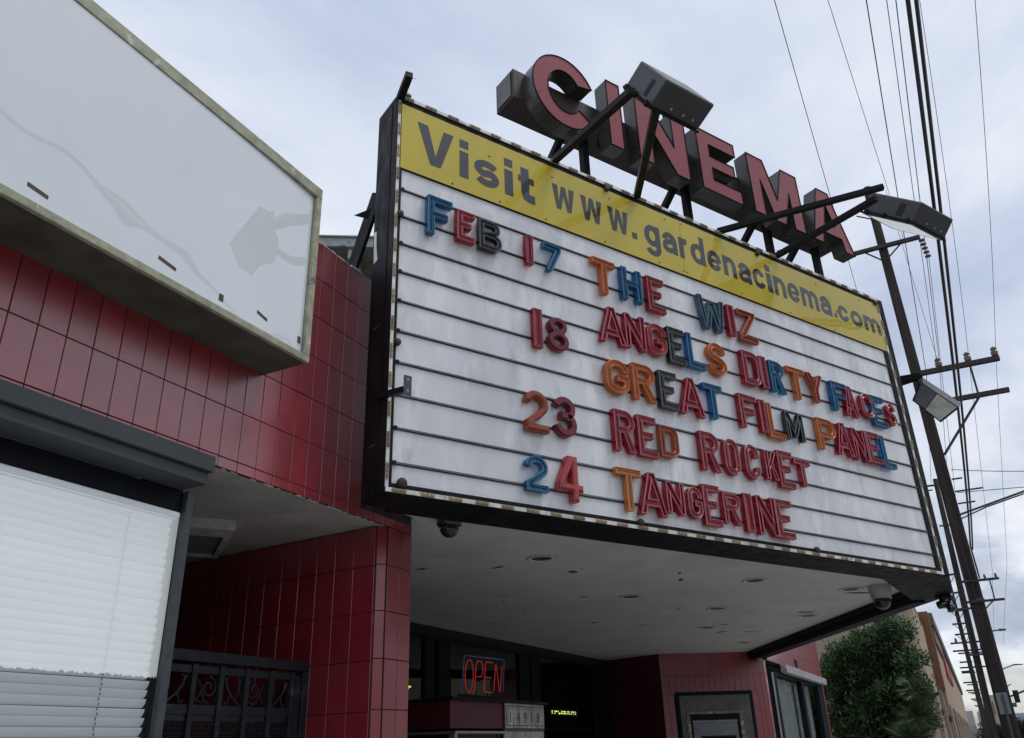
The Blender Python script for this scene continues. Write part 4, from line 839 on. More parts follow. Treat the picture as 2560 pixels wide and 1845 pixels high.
for wd, items in LETTERS.items():
    for i, (col, s0, s1, z0, z1) in enumerate(items):
        ch = wd[i]; g = 'I' if ch == '1' else ch
        same = [j for j, c in enumerate(wd) if c == ch]
        which = '' if len(same) == 1 else ('first ' if same.index(i) == 0 else 'second ')
        kind = 'numeral' if ch.isdigit() else 'letter'
        lab = '%s%s plastic %s %s in %s on the %s of the marquee' % (which, CNAME[col], kind, ch, ('number ' + wd) if ch.isdigit() else ('the word ' + wd), LINE[wd])
        t = thing('marquee_letter', F0(s0, z0, -0.01), lab, 'letter', 'plastic letters hung on the marquee rails')
        w_, h_ = s1 - s0, z1 - z0
        tk = {'I': w_, '1': w_}.get(ch, min(0.057 if h_ > 0.31 else 0.049, w_ * 0.36)) * (0.9 if ch in 'MWNSB8' else 1.0)
        dth = random.uniform(0.052, 0.064); tilt = random.uniform(-0.012, 0.012)
        fr = Fr(F0(s0, 0, 0), F0.d + Z * tilt, F0.n); loops = glyph(ch, w_, h_, tk)
        def put(nm, mname, depth, o0, bev=0.0, fill='BOTH', off=0.0):
            vs, fs = curve_mesh(loops, depth, bev, fill, off)
            return obj(nm, MB().add([fr(px, z0 + py, o0 + pz) for px, py, pz in vs], fs), mname, t, recalc=False)
        solid = ch in '48' or wd == '23'
        put('letter_body', 'p_' + col, dth - (0.008 if solid else 0.004), -0.009, 0.0, 'BOTH' if solid else 'NONE')
        if not solid: put('letter_face', 'p_' + col, 0.003, dth - 0.030)
        if solid:      # closed, faceted front
            put('letter_facet', 'p_' + col, 0.003, dth - 0.009 - 0.0055, 0.012 if ch in '42' else 0.004, 'FRONT', -(0.016 if ch in '42' else 0.008))
            continue
        put('letter_rim', 'r_' + col, 0.0, -0.009 + dth - 0.0045, 0.0048, 'NONE', -0.003)
        if tk > 0.04: put('letter_ridge', 'r_' + col, 0.0, -0.009 + dth - 0.0055, 0.0030, 'NONE', -(0.010 if ch in 'AMWNKYZ7' else min(0.019, tk * 0.30)))

# ------------------------------------------------------------------ rooftop CINEMA sign
cs = thing('cinema_sign', F0(4.2, 5.07, -0.6), 'rooftop sign of big faded red channel letters spelling CINEMA on black posts', 'sign')
rcw = obj('raceway', MB().box(F0, 1.545, 7.03, 6.205, 6.595, -0.82, -0.492), 'rust', cs, bevel=0.006)
obj('end_plate', MB().box(F0, 1.533, 1.5445, 6.24, 6.56, -0.78, -0.53), 'signside', cs)
def arc(cx, cy, rx, ry, a0, a1, n): return [(cx + rx * math.cos(rad(a0 + (a1 - a0) * i / n)), cy + ry * math.sin(rad(a0 + (a1 - a0) * i / n))) for i in range(n + 1)]
CL = {
    'C': [arc(2.085, 6.385, 0.425, 0.475, 26, 322, 34) + arc(2.085, 6.385, 0.225, 0.285, 322, 36, 26)],
    'I': [[(2.692, 5.950), (2.886, 5.950), (2.886, 6.868), (2.692, 6.868)]],
    'N': [[(3.122, 5.950), (3.336, 5.950), (3.336, 6.475), (3.690, 5.950), (3.906, 5.950), (3.906, 6.868), (3.692, 6.868), (3.692, 6.345), (3.335, 6.868), (3.122, 6.868)]],
    'E': [[(4.117, 5.950), (4.806, 5.950), (4.806, 6.140), (4.326, 6.140), (4.326, 6.320), (4.728, 6.320), (4.728, 6.488), (4.316, 6.488), (4.316, 6.668), (4.790, 6.668), (4.790, 6.860), (4.117, 6.860)]],
    'M': [[(5.028, 5.955), (5.232, 5.955), (5.232, 6.540), (5.437, 5.955), (5.622, 5.955), (5.755, 6.555), (5.765, 5.955), (6.010, 5.955), (5.966, 6.862), (5.655, 6.862), (5.517, 6.310), (5.300, 6.862), (5.028, 6.862)]],
    'A': [[(6.172, 5.955), (6.365, 5.955), (6.420, 6.150), (6.800, 6.150), (6.835, 5.955), (7.040, 5.955), (6.690, 6.862), (6.440, 6.862)], [(6.480, 6.315), (6.570, 6.640), (6.700, 6.315)]]}
CL['M'] = [[(5.028, 5.955), (5.232, 5.955), (5.232, 6.500), (5.425, 5.955), (5.610, 5.955), (5.790, 6.500), (5.790, 5.955), (6.008, 5.955), (6.008, 6.862), (5.700, 6.862), (5.518, 6.300), (5.336, 6.862), (5.028, 6.862)]]
def lit(loops, fr, o0, m, nm, par, depth, bev=0.0, fill='BOTH', recalc=False):
    vs, fs = curve_mesh(loops, depth, bev, fill); mb = MB().add([fr(x, y, o0 + z) for x, y, z in vs], fs)
    return obj(nm, mb, m, par, recalc=recalc)
for ch in 'CINEMA':
    b = lit(CL[ch], F0, -0.491, 'signside', 'channel_letter', cs, 0.186)
    lit(CL[ch], F0, -0.3048, 'signface', 'letter_face', b, 0.006)
    lit(CL[ch], F0, -0.3045, 'black', 'letter_trim', b, 0.012, 0.0045, 'NONE')
for s_ in (2.62, 4.22, 5.72, 6.72):
    obj('post', MB().box(F0, s_ - 0.04, s_ + 0.04, 4.2, 6.204, -0.72, -0.64), 'black', cs)
for s_ in (2.30, 4.02, 5.45, 6.35):
    obj('brace', MB().bar(F0(s_, 6.18, -0.62), F0(s_ - 0.06, 4.95, -1.9), 0.07, 0.07), 'black', cs)
obj('hook', MB().box(F0, 2.76, 2.84, 6.14, 6.2, -0.60, -0.55), 'black', cs)
obj('bird_spike', MB().box(F0, 3.70, 3.95, 6.87, 6.93, -0.42, -0.36).bar(F0(3.8, 6.93, -0.4), F0(3.8, 7.05, -0.4), 0.012), 'black', cs)

# ------------------------------------------------------------------ floodlights over the board
def floodlight(label, P, e2, e3, h, arms, armw=0.06):
    P = Vector(P); t = thing('floodlight', P, label, 'floodlight', 'floodlights mounted on the marquee')
    def fv(f, u): return F0.n * f + Z * u
    E2, E3, H = fv(*e2), (F0.d * e3 if not isinstance(e3, Vector) else e3), -fv(*h)
    mb = MB().hexa([P, P + E3, P + E3 + E2, P + E2, P + H, P + E3 + H, P + E3 + E2 + H, P + E2 + H])
    obj('housing', mb, 'lamp', t, bevel=0.012)
    c_ = P + H * 1.0; a, b = E2 * 0.06, E3 * 0.06; hd = H.normalized() * 0.012
    q = [c_ - a * 0.4 - b * 0.4, c_ + E3 - a * 0.4 + b * 0.4, c_ + E3 + E2 + a * 0.4 + b * 0.4, c_ + E2 + a * 0.4 - b * 0.4]
    obj('lens_frame', MB().hexa([p + hd * 0.05 for p in q] + [p + hd * 1.8 for p in q]), 'black', t, bevel=0.004)
    q = [c_ + a + b, c_ + E3 + a - b, c_ + E3 + E2 - a - b, c_ + E2 - a + b]
    obj('lens', MB().hexa([p + hd * 1.9 for p in q] + [p + hd * 2.1 for p in q]), 'lens', t)
    for k in (0.35, 0.6, 0.8): obj('screw', MB().lathe(P + E3 * k + H * 0.78 - E2.normalized() * 0.0005, [(0.011, 0), (0.011, 0.004), (0, 0.006)], 8, -E2), 'screw', t)
    obj('label_plate', MB().hexa([P + E2 * 0.25 + H * 0.25 - E3.normalized() * 0.002 + x for x in (Vector(), E2 * 0.12, E2 * 0.12 + H * 0.6, H * 0.6)] + [P + E2 * 0.25 + H * 0.25 - E3.normalized() * 0.0005 + x for x in (Vector(), E2 * 0.12, E2 * 0.12 + H * 0.6, H * 0.6)]), 'dark', t)
    for (a_, b_) in ((0.1, 0.0), (0.55, 0.02), (0.9, 0.0)): obj('latch', MB().box(Fr(c_ + E2 * a_ , F0.d, F0.n), -0.03, 0.01, -0.02, 0.02, -0.02, 0.02), 'black', t)
    for (p0, p1) in arms: obj('arm', MB().bar(p0, p1, armw, armw), 'black', t, bevel=0.004)
    return t
K_ = 0.955      # set a little nearer than the arms' first guess, so that the blank sign mirrors the lamp where it does
P1_ = F0(1.778, 5.029, 1.375) * K_
floodlight('square floodlight on two arms in front of the CINEMA letters N and E', P1_, (-0.262 * K_, 0.435 * K_), 0.572 * K_, (0.225 * K_, 0.115 * K_),
    [(F0(1.64, 5.075, -0.02), F0(1.62, 5.03, 1.12) * K_), (F0(2.70, 5.075, -0.02), F0(1.86, 4.93, 1.14) * K_)], 0.065)
P2_ = F0(5.34, 5.085, 1.5)
floodlight('wide floodlight on two arms past the final A of CINEMA', P2_, (-0.50, 0.45), 0.60, (0.15, 0.167),
    [(F0(3.88, 5.075, -0.02), F0(5.02, 5.28, 1.30)), (F0(4.84, 5.075, -0.02), F0(4.70, 4.97, 1.36))], 0.06)
for nm_, a_, b_ in (('cable', F0(1.66, 5.12, 0.0), F0(1.66, 5.06, 1.10)), ('cable', F0(4.86, 5.11, 0.0), F0(4.74, 5.0, 1.34))):
    fl_ = [o for o in bpy.data.objects if o.name.startswith('floodlight')][0 if a_.x < 7 else -1]
    obj(nm_, MB().tube([a_ + Z * 0.03, a_.lerp(b_, 0.3) - Z * 0.045, a_.lerp(b_, 0.6) - Z * 0.02, b_], 0.008, 6), 'wire', fl_)
# third one hangs off the nose
t = thing('floodlight', (11.0, -0.5, 3.9), 'square floodlight with its glass lens showing, beside the right edge of the marquee', 'floodlight', 'floodlights mounted on the marquee')
def X3(y, z, x=11.0): return Vector((x, y, z))
l0, l1, l2, l3 = X3(-0.16, 3.88, 11.0), X3(-0.305, 4.13, 11.05), X3(-0.66, 3.69, 11.05), X3(-0.41, 3.51, 10.95)
bk = Vector((0.26, -0.055, 0.14)); 
obj('housing', MB().hexa([l0, l1, l2, l3, l0 + bk, l1 + bk, l2 + bk, l3 + bk]), 'lamp', t, bevel=0.01)
ff = Vector((-0.012, 0, -0.004))
obj('lens_frame', MB().hexa([l0, l1, l2, l3] + [p + ff for p in (l0, l1, l2, l3)]), 'black', t)
cen = (l0 + l1 + l2 + l3) / 4
q = [cen + (p - cen) * 0.9 for p in (l0, l1, l2, l3)]; mid1 = (q[0] + q[3]) / 2 * 1.0; 
def lerp(a, b, k): return a + (b - a) * k
obj('lens', MB().hexa([p + ff * 1.1 for p in (lerp(q[0], q[3], 0.45), lerp(q[1], q[2], 0.45), q[2], q[3])] + [p + ff * 1.6 for p in (lerp(q[0], q[3], 0.45), lerp(q[1], q[2], 0.45), q[2], q[3])]), 'lens', t)
obj('lens_guard', MB().hexa([p + ff * 1.1 for p in (q[0], q[1], lerp(q[1], q[2], 0.43), lerp(q[0], q[3], 0.43))] + [p + ff * 1.7 for p in (q[0], q[1], lerp(q[1], q[2], 0.43), lerp(q[0], q[3], 0.43))]), 'lamp', t)
obj('arm', MB().hexa([X3(-0.05, 4.13), X3(-0.33, 4.17), X3(-0.33, 4.23), X3(-0.05, 4.24), X3(-0.05, 4.13, 11.1), X3(-0.33, 4.17, 11.1), X3(-0.33, 4.23, 11.1), X3(-0.05, 4.24, 11.1)]), 'black', t)
obj('knuckle', MB().tube([X3(-0.31, 4.17, 11.05), X3(-0.30, 4.05, 11.08)], 0.035, 8), 'alu', t)
# bare arm brackets at the left edge of the marquee
t = thing('empty_bracket', F0(0.0, 2.25, 0.3), 'black empty lamp arm sticking out over the lower left of the letter board', 'bracket', 'empty lamp arms on the marquee edge')
pf = F0(-0.01, 2.25, 0.3)
obj('arm', MB().bar(SIDE(0.12, 2.33, 0.013), F0(-0.03, 2.222, 0.296), 0.04, 0.04), 'black', t)
obj('end_plate', MB().box(F0, -0.040, 0.020, 2.183, 2.328, 0.297, 0.305), 'alu', t, bevel=0.002)
for z_ in (2.215, 2.297): obj('hole', MB().lathe(F0(-0.010, z_, 0.3052), [(0.006, 0), (0.006, 0.002), (0, 0.002)], 8, F0.n), 'screw', t)
t = thing('empty_bracket', F0(0.0, 5.07, 0.0), 'black stub arm rising from the top left corner of the marquee', 'bracket', 'empty lamp arms on the marquee edge')
obj('arm', MB().bar(F0(0.02, 5.03, -0.06), F0(-0.035, 5.07, 0.24), 0.06, 0.06), 'black', t)
obj('clamp', MB().lathe(F0(0.05, 5.08, -0.02), [(0.0, 0), (0.04, 0.0), (0.04, 0.05), (0, 0.05)], 10, F0.d), 'rust', t)
obj('wire_tail', MB().tube([F0(-0.03, 5.05, 0.24), F0(-0.01, 5.02, 0.26), F0(0.02, 5.03, 0.26)], 0.002, 4), 'wire', t)

# ------------------------------------------------------------------ cameras
t = thing('dome_camera', (5.70, 3.48, 1.70), 'black dome security camera under the left end of the marquee soffit', 'camera', 'security cameras')
obj('base', MB().lathe((5.70, 3.48, 1.735), [(0.105, 0), (0.105, -0.055), (0.085, -0.07)], 20), 'cam_dark', t, smooth=True)
obj('dome', MB().lathe((5.70, 3.48, 1.665), [(0.082, 0), (0.078, -0.03), (0.06, -0.062), (0.03, -0.082), (0, -0.088)], 20), 'cam_dark', t, smooth=True)
t = thing('dome_camera', (11.55, 0.72, 1.72), 'white dome security camera hanging under the right tip of the soffit', 'camera', 'security cameras')
obj('base', MB().lathe((11.55, 0.72, 1.737), [(0.135, 0), (0.135, -0.05), (0.115, -0.16), (0.12, -0.165)], 24), 'cam_white', t, smooth=False)
obj('dome', MB().lathe((11.55, 0.72, 1.573), [(0.105, 0), (0.10, -0.05), (0.078, -0.095), (0.04, -0.122), (0, -0.13)], 22), 'cam_dark', t, smooth=True)
t = thing('eyeball_camera', (18.55, 3.70, 1.70), 'small white eyeball camera above the far red entrance corner', 'camera', 'security cameras')
obj('base', MB().lathe((18.5, 3.72, 1.735), [(0.13, 0), (0.13, -0.06), (0.10, -0.09)], 16), 'cam_white', t)
obj('ball', MB().lathe((18.45, 3.68, 1.60), [(0.0, 0.11), (0.07, 0.085), (0.11, 0.02), (0.10, -0.05), (0.05, -0.10), (0.0, -0.11)], 16), 'cam_white', t, smooth=True)
obj('lens', MB().lathe((18.375, 3.60, 1.575), [(0.055, 0), (0.05, 0.03), (0, 0.035)], 14, (-0.8, -0.55, -0.2)), 'dark', t)
t = thing('corner_camera', (11.9, 0.0, 1.6), 'black camera cluster hanging below the outer tip of the marquee', 'camera', 'security cameras')
obj('bracket', MB().box(WORLD, 11.80, 12.0, 1.56, 1.70, -0.06, 0.12), 'black', t, bevel=0.01)
obj('neck', MB().lathe((11.9, 0.035, 1.60), [(0.055, 0), (0.05, -0.05), (0.06, -0.12), (0.05, -0.16)], 14), 'cam_dark', t)
obj('left_eye', MB().lathe((11.86, 0.075, 1.48), [(0, -0.06), (0.045, -0.05), (0.05, 0.0), (0.045, 0.04), (0, 0.05)], 14, (-0.3, 0.9, -0.25)), 'cam_dark', t, smooth=True)
obj('right_eye', MB().lathe((11.88, -0.02, 1.45), [(0, -0.07), (0.045, -0.06), (0.05, 0.0), (0.045, 0.06), (0, 0.07)], 14, (-0.3, -0.35, -0.9)), 'cam_dark', t, smooth=True)
obj('visor', MB().lathe((11.9, -0.045, 1.565), [(0, -0.03), (0.04, -0.02), (0.05, 0.03), (0, 0.04)], 12, (0, -0.9, -0.2)), 'cam_dark', t, smooth=True)

# ------------------------------------------------------------------ ticket booth, neon sign, poster case
BY = 4.5
bo = thing('ticket_booth', (8.5, 4.8, G), 'dark red ticket booth with marble number panel below the soffit', 'booth')
obj('booth_body', MB().add([(7.49, 4.56, 0.205), (8.49, 4.50, 0.205), (9.47, 4.50, 0.205), (9.5, 5.6, 0.205), (7.6, 5.6, 0.205), (7.49, 4.56, 0.462), (8.49, 4.50, 0.462), (9.47, 4.50, 0.462), (9.5, 5.6, 0.462), (7.6, 5.6, 0.462)],
    [(0, 1, 2, 3, 4), (9, 8, 7, 6, 5), (0, 5, 6, 1), (1, 6, 7, 2), (2, 7, 8, 3), (3, 8, 9, 4), (4, 9, 5, 0)]), 'maroon', bo)
obj('booth_roof', MB().add([(7.44, 4.50, 0.462), (8.49, 4.44, 0.462), (9.50, 4.44, 0.462), (9.5, 5.6, 0.462), (7.6, 5.6, 0.462), (7.44, 4.50, 0.490), (8.49, 4.44, 0.490), (9.50, 4.44, 0.490), (9.5, 5.6, 0.490), (7.6, 5.6, 0.490)],
    [(0, 1, 2, 3, 4), (9, 8, 7, 6, 5), (0, 5, 6, 1), (1, 6, 7, 2), (2, 7, 8, 3), (3, 8, 9, 4), (4, 9, 5, 0)]), 'navy', bo)
NP = Fr((8.49, 4.497, 0), (1, 0, 0), (0, -1, 0))
np_ = obj('number_panel', MB().box(NP, 0.0, 0.98, 0.206, 0.461, 0.0, 0.012), 'grout', bo)
def mt(s0, s1, z0, z1): obj('marble_tile', MB().box(NP, s0 + 0.003, s1 - 0.003, z0 + 0.002, z1 - 0.002, 0.0125, 0.017), 'marble', np_)
for k in range(8): mt(k * 0.1225, (k + 1) * 0.1225, 0.432, 0.460)
for k in range(9): mt(k * 0.1089, (k + 1) * 0.1089, 0.207, 0.235)
for k in range(11): mt(k * 0.0891, (k + 1) * 0.0891, 0.238, 0.428)
for k, ch in enumerate('14978'):
    s_ = 0.12 + k * 0.168
    if ch == '7': continue
    obj('numeral', place2d(text_mesh('I' if ch == '1' else ch, 0.0, 0.01), NP, s_, s_ + (0.012 if ch == '1' else 0.055), 0.265, 0.375, 0.0175, 0.3), 'numeral', np_, recalc=False)
obj('numeral', MB().bar(NP(0.655, 0.372, 0.019), NP(0.645, 0.268, 0.019), 0.006), 'numeral', np_)
rw_ = obj('drip_row', MB(), 'numeral', np_) if False else None
for k in range(26): obj('tally_mark', MB().box(NP, 0.05 + k * 0.035, 0.056 + k * 0.035, 0.405 - random.uniform(0, 0.012), 0.420, 0.0172, 0.0182), 'numeral', np_)
obj('booth_sill', MB().box(WORLD, 7.44, 8.485, 0.155, 0.178, 4.47, 5.5), 'steel', bo)
obj('booth_post', MB().box(WORLD, 7.44, 7.50, G, 0.1545, 4.48, 4.54), 'steel', bo)
obj('booth_window', MB().box(WORLD, 7.51, 8.47, -0.9, 0.1545, 4.52, 4.53), 'dglass', bo)
obj('booth_lower', MB().box(WORLD, 8.495, 8.975, -0.9, 0.175, 4.492, 4.51).box(WORLD, 8.982, 9.47, -0.9, 0.175, 4.492, 4.51), 'marble', bo)
obj('booth_band', MB().box(WORLD, 8.49, 9.475, 0.176, 0.2045, 4.49, 4.51), 'alu', bo)
obj('booth_wall', MB().box(WORLD, 7.6, 9.45, G, 0.1540, 4.56, 5.5), 'dark', bo)
op = thing('open_sign', (8.1, 4.5, 0.49), 'red neon OPEN sign in a blue outline on the ticket booth roof', 'sign')
NS = Fr((0, 4.5, 0), (1, 0, 0), (0, -1, 0))
def neon(pts, m, nm='neon_tube', r=0.0058): obj(nm, MB().tube([NS(a, b, 0.0) for a, b in pts], r, 6), m, op, smooth=True)
neon([(7.612, 0.515), (7.655, 0.80), (7.672, 0.875), (7.69, 0.888), (8.50, 0.902), (8.53, 0.895), (8.535, 0.86), (8.49, 0.57)], 'neon_blue', 'neon_border', 0.006)
neon([(7.765 + 0.082 * math.cos(a) * (1) + 0.012 * math.sin(a), 0.695 + 0.158 * math.sin(a)) for a in [2 * math.pi * k / 24 for k in range(24)]] + [(7.847, 0.695)], 'neon_red')
neon([(7.835, 0.535), (7.868, 0.56), (7.895, 0.72), (7.915, 0.82), (7.945, 0.853), (8.02, 0.85), (8.055, 0.80), (8.045, 0.73), (8.0, 0.697), (7.91, 0.697)], 'neon_red')
neon([(8.268, 0.855), (8.125, 0.853), (8.11, 0.83), (8.075, 0.58), (8.09, 0.553), (8.255, 0.553)], 'neon_red'); neon([(8.06, 0.70), (8.235, 0.70)], 'neon_red')
neon([(8.283, 0.57), (8.340, 0.84), (8.352, 0.84), (8.415, 0.56), (8.435, 0.58), (8.482, 0.835)], 'neon_red')
for s_ in (7.75, 7.95, 8.2, 8.4): obj('standoff', MB().box(NS, s_ - 0.004, s_ + 0.004, 0.48, 0.55, -0.03, -0.02), 'dark', op)
obj('sign_backing', MB().box(NS, 7.62, 8.52, 0.475, 0.52, -0.05, -0.035), 'navy', op)
obj('cable', MB().tube([NS(8.25, 0.55, 0), NS(8.2, 0.51, 0), NS(8.19, 0.49, 0)], 0.004, 4).tube([NS(8.45, 0.56, 0), NS(8.55, 0.52, 0), NS(8.6, 0.49, 0)], 0.004, 4), 'dark', op)
pp = thing('paper_sheet', (8.3, 5.0, 0.49), 'white sheet lying flat behind the neon OPEN sign', 'paper')
obj('sheet', MB().box(WORLD, 7.9, 8.75, 0.492, 0.498, 4.56, 4.95), 'marble', pp)
pc = thing('poster_case', S2(1.08, G + 0.6, 0.02), 'black framed poster display case on the far red entrance wall', 'poster case')
obj('case_frame', MB().box(S2, 0.27, 1.895, -1.0, 0.975, 0.0095, 0.04), 'navy', pc, bevel=0.006)
obj('case_glass', MB().box(S2, 0.34, 1.82, -0.95, 0.90, 0.041, 0.044), 'poster', pc)
mb = MB().box(S2, 0.45, 1.63, 0.545, 0.588, 0.0445, 0.06).box(S2, 0.45, 0.52, -0.9, 0.544, 0.0445, 0.06).box(S2, 1.56, 1.63, -0.9, 0.544, 0.0445, 0.06)
obj('chipped_frame', mb, 'chip', pc)
obj('inner_frame', MB().box(S2, 0.521, 1.559, 0.43, 0.5445, 0.0445, 0.055).box(S2, 0.521, 0.57, -0.9, 0.43, 0.0445, 0.055).box(S2, 1.50, 1.559, -0.9, 0.43, 0.0445, 0.055), 'navy', pc)
obj('tube_lamp', MB().box(S2, 0.57, 1.50, 0.395, 0.418, 0.0445, 0.06), 'ledge_pale', pc)
obj('poster_sheet', MB().box(S2, 0.57, 1.50, -0.9, 0.394, 0.0445, 0.047), 'galv', pc)
obj('poster_sheet', MB().box(S2, 0.70, 1.44, -0.9, 0.13, 0.0475, 0.049), 'navy', pc)
# ticker signs inside the lobby glass
def ticker(label, x0, x1, z0, z1, rows, n, slope=0.0):
    t = thing('led_ticker', ((x0 + x1) / 2, 7.3, z0), label, 'ticker', 'lit tickers inside the lobby')
    obj('ticker_body', MB().box(WORLD, x0 - 0.1, x1 + 0.1, z0 - 0.05, z1 + 0.05, DY + 0.10, DY + 0.14), 'dark', t)
    for m_, nm in (('led', 'amber_dots'), ('led_g', 'green_dots')):
        mb = MB()
        for r in range(rows):
            for k in range(n):
                if random.random() < 0.55 and (random.random() < 0.8) == (m_ == 'led'):
                    xx = x0 + (x1 - x0) * k / n; z_ = z0 + (z1 - z0) * r / rows; mb.box(WORLD, xx, xx + (x1 - x0) / n * 0.7, z_, z_ + 0.022, DY + 0.09, DY + 0.099)
        obj(nm, mb, m_, t)
ticker('lit green and amber ticker just right of the red tiled pillar', 10.1, 10.66, 0.83, 0.90, 3, 10)
ticker('lit amber ticker behind the dark shutter right of the booth', 15.42, 16.62, 0.595, 0.665, 2, 30)
pw = thing('white_notice', (10.4, DY - 0.05, 0.44), 'plain white notice on the door beside the red tiled pillar', 'notice')
obj('board', MB().box(WORLD, 9.9, 10.8, 0.45, 0.69, DY - 0.02, DY - 0.005), 'galv', pw)

# ------------------------------------------------------------------ old eave behind the parapet
ev = thing('wooden_eave', (7.5, 6.5, 3.3), 'weathered pale wooden roof eave behind the left end of the marquee', 'eave')
ea, eb = Vector((5.6, 6.34, 5.42)), Vector((9.2, 0.7 + 0.0, 5.42))
ed = (Vector((6.405, 5.06, 0)) - Vector((6.14, 5.483, 0))).normalized(); en = Vector((-ed.y, ed.x, 0))
if en.x < 0: en = -en
E0 = Vector((6.14, 5.483, 0)); EF = Fr(E0, ed, -en)
obj('fascia', MB().box(EF, -0.6, 0.95, 5.30, 5.415, -0.03, 0.0), 'eave_w', ev)
obj('roof_sheet', MB().box(EF, -0.6, 0.95, 5.416, 5.43, -3.0, 0.03), 'eave_w', ev)
for k in range(4): obj('rafter', MB().box(EF, -0.45 + k * 0.38, -0.33 + k * 0.38, 5.17, 5.299, -2.0, -0.05), 'eave_w', ev)
obj('eave_boards', MB().box(EF, -0.6, 0.95, 5.2995, 5.305, -3.0, -0.031), 'eave_d', ev)
obj('gable_wall', MB().box(EF, -0.6, 0.95, 3.41, 5.2, -3.1, -1.2), 'eave_d', ev)
obj('wall_batten', MB().box(EF, -0.6, 0.95, 4.95, 5.03, -1.199, -1.15), 'eave_w', ev)

# ------------------------------------------------------------------ utility poles and wires
def pole(label, x, y, top, r, lean, arms, ins=(), extra=None, n=14):
    t = thing('utility_pole', (x, y, G), label, 'utility pole', 'utility poles along the kerb')
    pts = [(x + 0, y + lean * (k / 8), G + (top - G) * k / 8) for k in range(9)]
    obj('shaft', MB().tube(pts, r * 1.15, n, r * 0.72), 'wood_pole', t, smooth=True)
    for (z_, y0, y1, sz) in arms: obj('crossarm', MB().box(WORLD, x - 0.14 - sz, x - 0.14, z_ - sz / 2, z_ + sz / 2, y0, y1), 'arm', t)
    for (z_, yy, sc) in ins: obj('insulator', MB().lathe((x - 0.19, yy, z_), [(0.03 * sc, 0), (0.05 * sc, 0.03 * sc), (0.055 * sc, 0.08 * sc), (0.04 * sc, 0.10 * sc), (0.05 * sc, 0.14 * sc), (0.02 * sc, 0.17 * sc), (0, 0.17 * sc)], 10), 'ceramic', t)
    return t
p1 = pole('tall dark wooden pole nearest the marquee, with three crossarm levels', 24, -0.68, 15.6, 0.165, 0.10,
     [(13.33, -1.62, 0.22, 0.11), (9.12, -2.66, -0.62, 0.13), (8.20, -2.66, -0.6, 0.12), (3.47, -1.26, -0.4, 0.055), (2.97, -1.26, -0.4, 0.055)],
     [(9.185, -1.21, 1.7), (9.185, -1.93, 1.7), (9.185, -2.58, 1.7), (3.50, -0.86 - 0.1, 0.6), (3.50, -1.20, 0.6)])
def stay(a, b, w_=0.035, par=p1, m='arm', nm='brace'): obj(nm, MB().bar(a, b, w_), m, par)
stay((23.86, -0.62, 12.9), (23.84, -1.07, 13.28)); stay((23.86, -0.5, 12.9), (23.84, -0.10, 13.28)); stay((23.86, -0.62, 14.3), (23.84, -0.1, 14.62), 0.03)
stay((23.8, -1.94, 9.06), (23.8, -1.94, 8.2), 0.05); stay((23.8, -0.78, 6.74), (23.8, -1.94, 8.15), 0.06); stay((23.85, -0.70, 2.70), (23.85, -1.02, 2.97), 0.03); stay((23.85, -1.05, 3.45), (23.85, -1.05, 2.97), 0.03)
for k in range(5): obj('string_insulator', MB().lathe((23.85, -1.64 - 0.012 * k, 13.24 - 0.14 * k), [(0.02, 0.04), (0.085, 0.0), (0.085, -0.03), (0.02, -0.05)], 12), 'ceramic', p1)
obj('step_bolt', MB().bar((23.8, -0.30, 5.86), (23.8, 0.10, 5.86), 0.03), 'arm', p1)
for z_, y0, y1 in ((6.05, -1.05, -0.8), (5.72, -1.45, -0.8), (5.4, -1.2, -0.8)): obj('side_bracket', MB().box(WORLD, 23.8, 23.84, z_, z_ + 0.035, y0, y1), 'arm', p1)
obj('metal_band', MB().lathe((24, -0.67, 3.0), [(0.172, 0), (0.172, 0.05)], 14), 'alu', p1)
ps_ = thing('sign_back', (23.6, -0.65, 0.0), 'grey back of a street sign fixed on the nearest utility pole', 'sign')
obj('plate', MB().hexa([(23.6, -0.53, 0.40), (23.6, -0.77, 0.40), (23.6, -0.77, 0.86), (23.6, -0.53, 0.86), (23.612, -0.53, 0.40), (23.612, -0.77, 0.40), (23.612, -0.77, 0.86), (23.612, -0.53, 0.86)]), 'galv', ps_, bevel=0.004)
obj('sign_post', MB().box(WORLD, 23.56, 23.598, G, 0.83, -0.69, -0.64), 'alu', ps_)
p2 = pole('shorter wooden pole second in the row, left of the nearest pole', 39, -0.47, 10.05, 0.135, -0.22,
     [(9.75, -0.66, -0.05, 0.07), (4.60, -1.1, -0.25, 0.08), (2.85, -1.25, -0.3, 0.08), (8.0, -0.9, -0.4, 0.06)], [(9.80, -0.2, 1.0), (8.05, -0.85, 1.0)])
p3 = pole('slim wooden pole third in the row with many short crossarms', 56, -0.40, 11.8, 0.125, 0.06,
     [(8.6, -0.95, 0.10, 0.10), (7.55, -0.95, 0.10, 0.10), (6.55, -0.9, 0.1, 0.10), (5.82, -0.70, 0.02, 0.09), (5.24, -0.70, 0.02, 0.09)], [])
for z_ in (8.6, 7.55, 6.55, 5.82, 5.24):
    obj('brace', MB().bar((55.8, -0.40, z_ - 0.45), (55.8, -0.08, z_ - 0.05), 0.035).bar((55.8, -0.44, z_ - 0.45), (55.8, -0.75, z_ - 0.05), 0.035), 'arm', p3)
p4 = pole('distant pole with two long crossarms left of the nearer poles', 72, -0.55, 7.4, 0.17, 0.06, [(6.15, -1.6, 0.45, 0.12), (5.60, -1.65, 0.42, 0.12), (5.42, -1.5, 0.1, 0.10)], [(6.2, 0.05, 1.8), (5.65, -1.5, 1.8), (5.65, -1.2, 1.8)])
